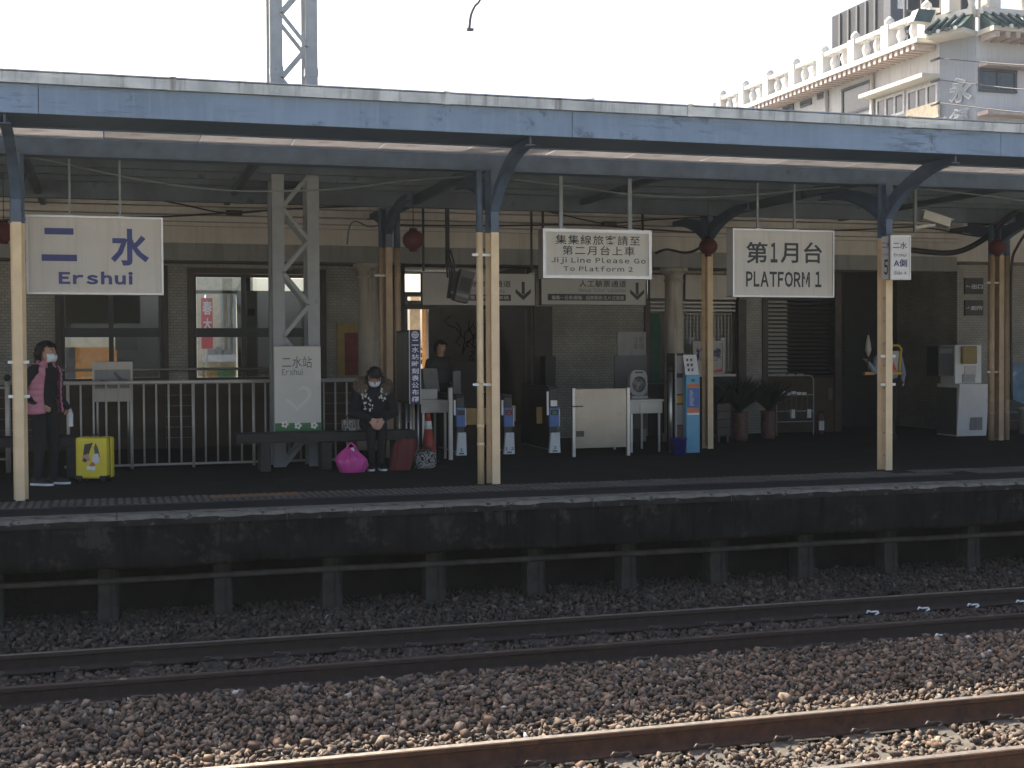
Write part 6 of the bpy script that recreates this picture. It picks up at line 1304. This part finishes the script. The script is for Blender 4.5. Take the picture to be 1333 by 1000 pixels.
# ================================================================== BUILDING BEHIND THE STATION, at the right
YB = 40.0
C0 = W(1271, 100, YB); aD = Vector((0, 1, 0)); bD = Vector((1, 0, 0))
D0 = Vector((XA(1223, 41.3, 100), 41.3, 0)); C0 = Vector((C0.x, C0.y, 0)); ch = (D0-C0).normalized()
zE = ZA(1271, 47, YB)                                                    # eave height
tb_ = thing('tall_building', 'cream building with balustraded roof terrace and green tiled eaves behind the station', 'building', (C0.x, C0.y, -.12))
def hit(px, p, d):                                                        # point of the line p + t d that stands at pixel column px
    r_ = ray(px, 100); t = (p.x*r_.y-p.y*r_.x)/(d.y*r_.x-d.x*r_.y); return p+d*t
L = (hit(936, D0, aD)-D0).length; E0 = D0+aD*L; F0 = C0+bD*12
def wallq(name, p, q, z0, z1, mt, th=.3, out=0.0):
    d = (q-p).normalized(); n = Vector((d.y, -d.x, 0))                     # outward when walking right along the face seen from outside
    c = (p+q)/2+n*(out-th/2); return MB().obox((c.x, c.y, (z0+z1)/2), d*(q-p).length/2, n*th/2, (0, 0, (z1-z0)/2)).build(name, mt, tb_)
# three faces (left to right as seen): long side, corner panel, street front
wallq('side_wall', E0, D0, -.12, zE, 'bwall'); wallq('corner_panel', D0, C0, -.12, zE+.02, 'bgrey', .35); wallq('front_wall', C0, F0, -.12, zE, 'bwall')
nS = Vector((aD.y, -aD.x, 0)); nS = -nS if nS.dot(Vector((-1, 0, 0))) < 0 else nS
def on_side(px): return hit(px, D0, aD)
def zside(px, py): p = on_side(px); return ZA(px, py, p.y)
nC = Vector(((C0-D0).y, -(C0-D0).x, 0)).normalized(); nF = Vector((bD.y, -bD.x, 0))
# big outlined characters on the corner panel
rt = (C0-D0).normalized(); wP = (C0-D0).length; zc1 = ZA(1250, 100, 40.6)
for chh, y0, y1 in (('永', 101, 134), ('餐', 142, 175)):
    z0, z1 = ZA(1250, y1, 40.6), ZA(1250, y0, 40.6)
    text(tb_, chh, (wP*.28, wP*.90, z0, z1), 0, 'ink_white', .05, name='wall_character', frame=(D0+nC*.05, rt, (0, 0, 1)))
    text(tb_, chh, (wP*.32, wP*.86, z0+.06, z1-.06), 0, 'bgrey', .012, name='wall_character', frame=(D0+nC*.09, rt, (0, 0, 1)))
for chh, x0_, x1_ in (('水', .10, .24),): text(tb_, chh, (wP*x0_, wP*x1_, ZA(1230, 156, 40.9), ZA(1230, 150, 40.9)), 0, 'ink_white', .03, name='wall_character', frame=(D0+nC*.05, rt, (0, 0, 1)))
# windows: street front, side strip, dark openings
def facade_window(p, q, z0, z1, n, nm='window', mt='bwindow', mull=1, frame='bdark'):
    d = (q-p).normalized(); c = (p+q)/2; w_ = (q-p).length/2
    o = MB().obox((c.x+n.x*.01, c.y+n.y*.01, (z0+z1)/2), d*w_, n*.02, (0, 0, (z1-z0)/2)).build(nm, mt, tb_)
    for i in range(mull+2):
        s = -1+2*i/(mull+1); m2 = c+d*w_*s+n*.03; MB().obox((m2.x, m2.y, (z0+z1)/2), d*.05, n*.04, (0, 0, (z1-z0)/2+.04)).build('frame', frame, o)
    for z in (z0, z1): MB().obox((c.x+n.x*.032, c.y+n.y*.032, z), d*(w_+.06), n*.04, (0, 0, .05)).build('frame', frame, o)
    return o
fp = lambda px: hit(px, C0, bD)
facade_window(fp(1275), fp(1321), ZA(1298, 124, 40.6), ZA(1298, 98, 40.6), nF)
def awn(p, q, z, n, dd, mt): d = (q-p).normalized(); c = (p+q)/2; MB().obox((c.x+n.x*dd, c.y+n.y*dd, z), d*(q-p).length/2, n*dd, (0, 0, .07)).build('ledge', mt, tb_)
awn(fp(1273), fp(1345), ZA(1298, 92.5, 40.6), nF, .25, 'rafter_red'); awn(fp(1272), fp(1345), ZA(1298, 155, 40.6), nF, .3, 'rafter_red')
facade_window(on_side(1183), on_side(1221), zside(1202, 141), zside(1202, 114), nS, mull=2, frame='paper'); facade_window(on_side(1143), on_side(1178), zside(1160, 152), zside(1160, 126), nS, mull=2, frame='paper')
awn(on_side(1138), on_side(1222), zside(1180, 113), nS, .35, 'bwall_warm')
pn = MB().obox(((on_side(1203)+nS*.06).x, (on_side(1203)+nS*.06).y, zside(1203, 148)), aD*(on_side(1180)-on_side(1222)).length/2, nS*.04, (0, 0, .28)).build('yellow_panel', 'cream_wall', tb_)
facade_window(on_side(1098), on_side(1134), zside(1115, 146), zside(1115, 112), nS, nm='balcony_opening', mt='bwindow', mull=0)
for px, y0, y1 in ((1050, 132, 137), (1027, 139, 144), (1072, 122, 126)): facade_window(on_side(px-6), on_side(px+6), zside(px, y1), zside(px, y0), nS, mull=0)
for px in (1138, 1078): p = on_side(px)+nS*.1; MB().cyl((p.x, p.y, 0), (p.x, p.y, zE-.1), .09, n=8).build('downpipe', 'bwall_warm', tb_)
# eaves: slab, rafter ends, coping, green glazed tiles at the corner
wallq('eave_slab', E0, D0, zE, zE+.16, 'bwall_warm', 1.25, .95); wallq('eave_slab', D0+Vector((0, 0, 0)), C0, zE+.021, zE+.18, 'bwall_warm', 1.2, .9); wallq('eave_slab', C0, F0, zE+.002, zE+.165, 'bwall_warm', 1.25, .95)
t = .3; raft = MB().obox((0, 0, 0), aD*.09, nS*.42, (0, 0, .10)).mesh('rafter_end'); raft.materials.append(MATS['rafter_red'])
while t < L:
    p = D0+aD*t+nS*.48; o = bpy.data.objects.new('rafter_end', raft); COL.objects.link(o); o.parent = tb_; o.location = Vector((p.x, p.y, zE-.11))-tb_.location; t += .36
rf2 = MB().obox((0, 0, 0), bD*.09, nF*.42, (0, 0, .10)).mesh('rafter_end'); rf2.materials.append(MATS['rafter_red']); t = .2
while t < 5:
    p = C0+bD*t+nF*.48; o = bpy.data.objects.new('rafter_end', rf2); COL.objects.link(o); o.parent = tb_; o.location = Vector((p.x, p.y, zE-.11))-tb_.location; t += .42
def tile_roof(p, q, n, z, mt, nm):
    d = (q-p).normalized(); ln = (q-p).length; m_ = MB()
    m_.add([p+n*1.05+Vector((0, 0, z+.17)), q+n*1.05+Vector((0, 0, z+.17)), q+n*.2+Vector((0, 0, z+.75)), p+n*.2+Vector((0, 0, z+.75)), p+n*.2+Vector((0, 0, z+.17)), q+n*.2+Vector((0, 0, z+.17))], [(0, 1, 2, 3), (0, 4, 5, 1), (3, 2, 5, 4), (0, 3, 4), (1, 5, 2)])
    o = m_.build(nm, mt, tb_); k = 0; t = .12
    while t < ln:
        a = p+d*t+n*1.10+Vector((0, 0, z+.20)); b2 = p+d*t+n*.2+Vector((0, 0, z+.80)); MB().cyl(a, b2, .075, n=8).build('tile_roll', mt, o)
        if nm == 'front_tiles' or True: MB().cyl(p+d*(t+.15)+n*1.08+Vector((0, 0, z+.13)), p+d*(t+.15)+n*1.13+Vector((0, 0, z+.13)), .075, n=8).build('drip_tile', 'paper' if (k % 2 and mt == 'green_tile') else mt, o)
        t += .33; k += 1
tile_roof(C0, C0+bD*7, nF, zE, 'green_tile', 'front_tiles'); tile_roof(D0, C0, nC, zE+.02, 'green_tile', 'corner_tiles')
MB().obox((D0.x+nC.x*1.2, D0.y+nC.y*1.2, zE+.75), (.35, 0, 0), (0, .2, 0), (.1, 0, .22)).build('corner_ornament', 'green_tile', tb_)
# roof terrace balustrade: base, rail, vase balusters, posts with finials
def balustrade(p, q, n, z, hb, mtp, mtb, step, post_every):
    d = (q-p).normalized(); ln = (q-p).length
    for z0, hh, w_ in ((z, .22, .22), (z+hb-.14, .16, .2)): MB().obox(((p+q)/2).to_tuple()[:2]+(z0+hh/2,), d*ln/2, n*w_, (0, 0, hh/2)).build('balustrade_rail', mtp, tb_)
    q_ = hb-.36; pr2 = [(.13, 0), (.14, .06*q_), (.10, .14*q_), (.17, .42*q_), (.17, .55*q_), (.10, .84*q_), (.10, .9*q_), (.14, .94*q_), (.14, q_)]
    vm = MB().lathe(pr2, (0, 0, 0), 10).mesh('baluster'); vm.materials.append(MATS[mtb]); t = .5; k = 0
    while t < ln:
        c = p+d*t
        if k % post_every == 0:
            o = MB().box(c.x-.235, c.x+.235, c.y-.235, c.y+.235, z+.221, z+hb+.06).build('pier', mtb, tb_); MB().lathe([(.12, 0), (.19, .08), (.17, .22), (.05, .34)], (c.x, c.y, z+hb+.061), 10).build('finial', mtb, o)
        else: o = bpy.data.objects.new('baluster', vm); COL.objects.link(o); o.parent = tb_; o.location = Vector((c.x, c.y, z+.221))-tb_.location
        t += step; k += 1
zT = zE+.17
balustrade(D0+nS*.2, E0+nS*.2, nS, zT+.02, 1.05, 'bwall', 'bwall', .80, 3)
wallq('terrace_wall', E0-nS*1.3, D0-nS*1.3, zE+.1, zT+.95, 'bdark', .2, 0); balustrade(D0+nC*.1, C0+nC*.1, nC, zT+.55, 1.5, 'bwall_warm', 'bwall_warm', .8, 3); balustrade(C0+nF*.1, F0+nF*.1, nF, zT+.55, 1.5, 'bwall_warm', 'bwall_warm', 1.35, 5)
mid = (C0+E0)/2; MB().box(C0.x-.5, C0.x+10, C0.y+3.5, C0.y+10, zE-1, zE+.15).build('terrace', 'bwall', tb_)
# dark glazed tower block behind
a, b_ = XA(1150, 56), XA(1172, 56); yb2 = a/(XA(1083, 56)/56); dk = thing('dark_tower', 'dark netted tower block rising behind the balustraded building', 'building', ((a+b_)/2, 58, -.12))
zt2 = ZA(1083, 22, yb2); MB().box(a, a+5, 56.01, yb2, -.12, zt2).build('side_block', 'bnet', dk); MB().box(a-.02, b_, 55.4, 56, -.12, zt2+2).build('stair_tower', 'bwindow', dk)
for t in np.arange(.15, 1, .17): y = 56+(yb2-56)*t; MB().box(a-.07, a-.005, y-.08, y+.08, 8, zt2-.05).build('mullion', 'bwindow', dk)
for z in np.arange(zt2-9, zt2, 2.4): MB().box(a-.09, a-.0055, 56.05, yb2-.05, z-.07, z+.07).build('floor_band', 'bwindow', dk)
for z in (zt2-3.4, zt2-.9): MB().box(a+.35, a+.9, 55.35, 55.395, z, z+1.5).build('window', 'paper', dk)
rl = thing('roof_frame', 'open steel frame with glazing on the roof terrace beside the dark tower', 'roof frame', (XA(1210, 50), 50, zE))
for px in (1178, 1200, 1225, 1250, 1275, 1300, 1330): X = XA(px, 50); MB().box(X-.05, X+.05, 50, 50.1, zE, zE+6).build('upright', 'ink_grey', rl)
for z in (zE+2.6, zE+3.6, zE+5): MB().box(XA(1178, 50), XA(1335, 50), 50.02, 50.08, z, z+.08).build('cross_member', 'ink_grey', rl)
# overhead wires crossing in front of it
for (y0, y1, lbl) in ((76, 88, 'uppermost thin overhead wire crossing the cream building'), (104, 122, 'thin overhead wire crossing the tall characters of the cream building'), (134, 152, 'lowest thin overhead wire crossing just above the canopy')):
    p = D0+nC*.05; pe = W(1222, y0, p.y-.35); wr = cable(lbl, [(1222, y0, p.y-.35), (1311, (y0+y1)/2+1.5, 37.5), (1400, y1, 34)], .020, 'wire', 'wire', 'overhead_wire'); MB().cyl((pe.x, p.y+.1, pe.z), (pe.x, pe.y-.03, pe.z), .05, n=8).build('insulator', 'ink_grey', wr)

# ================================================================== AIR: thin even scatter round everything, added to stand in for lens glare
hz = MB().box(-280, 320, -140, 340, -2.7, 36).build('veil_haze', 'wire'); structure(hz, 'stuff'); hz.data.materials.clear()
hm = bpy.data.materials.new('veil_haze'); hm.use_nodes = True; n = hm.node_tree.nodes; n.remove(n['Principled BSDF']); pv = n.new('ShaderNodeVolumePrincipled')
pv.inputs['Color'].default_value = (0.88, 0.94, 1.0, 1); pv.inputs['Density'].default_value = 0.0004; pv.inputs['Anisotropy'].default_value = 0.3
hm.node_tree.links.new(pv.outputs[0], n['Material Output'].inputs['Volume']); hz.data.materials.append(hm)
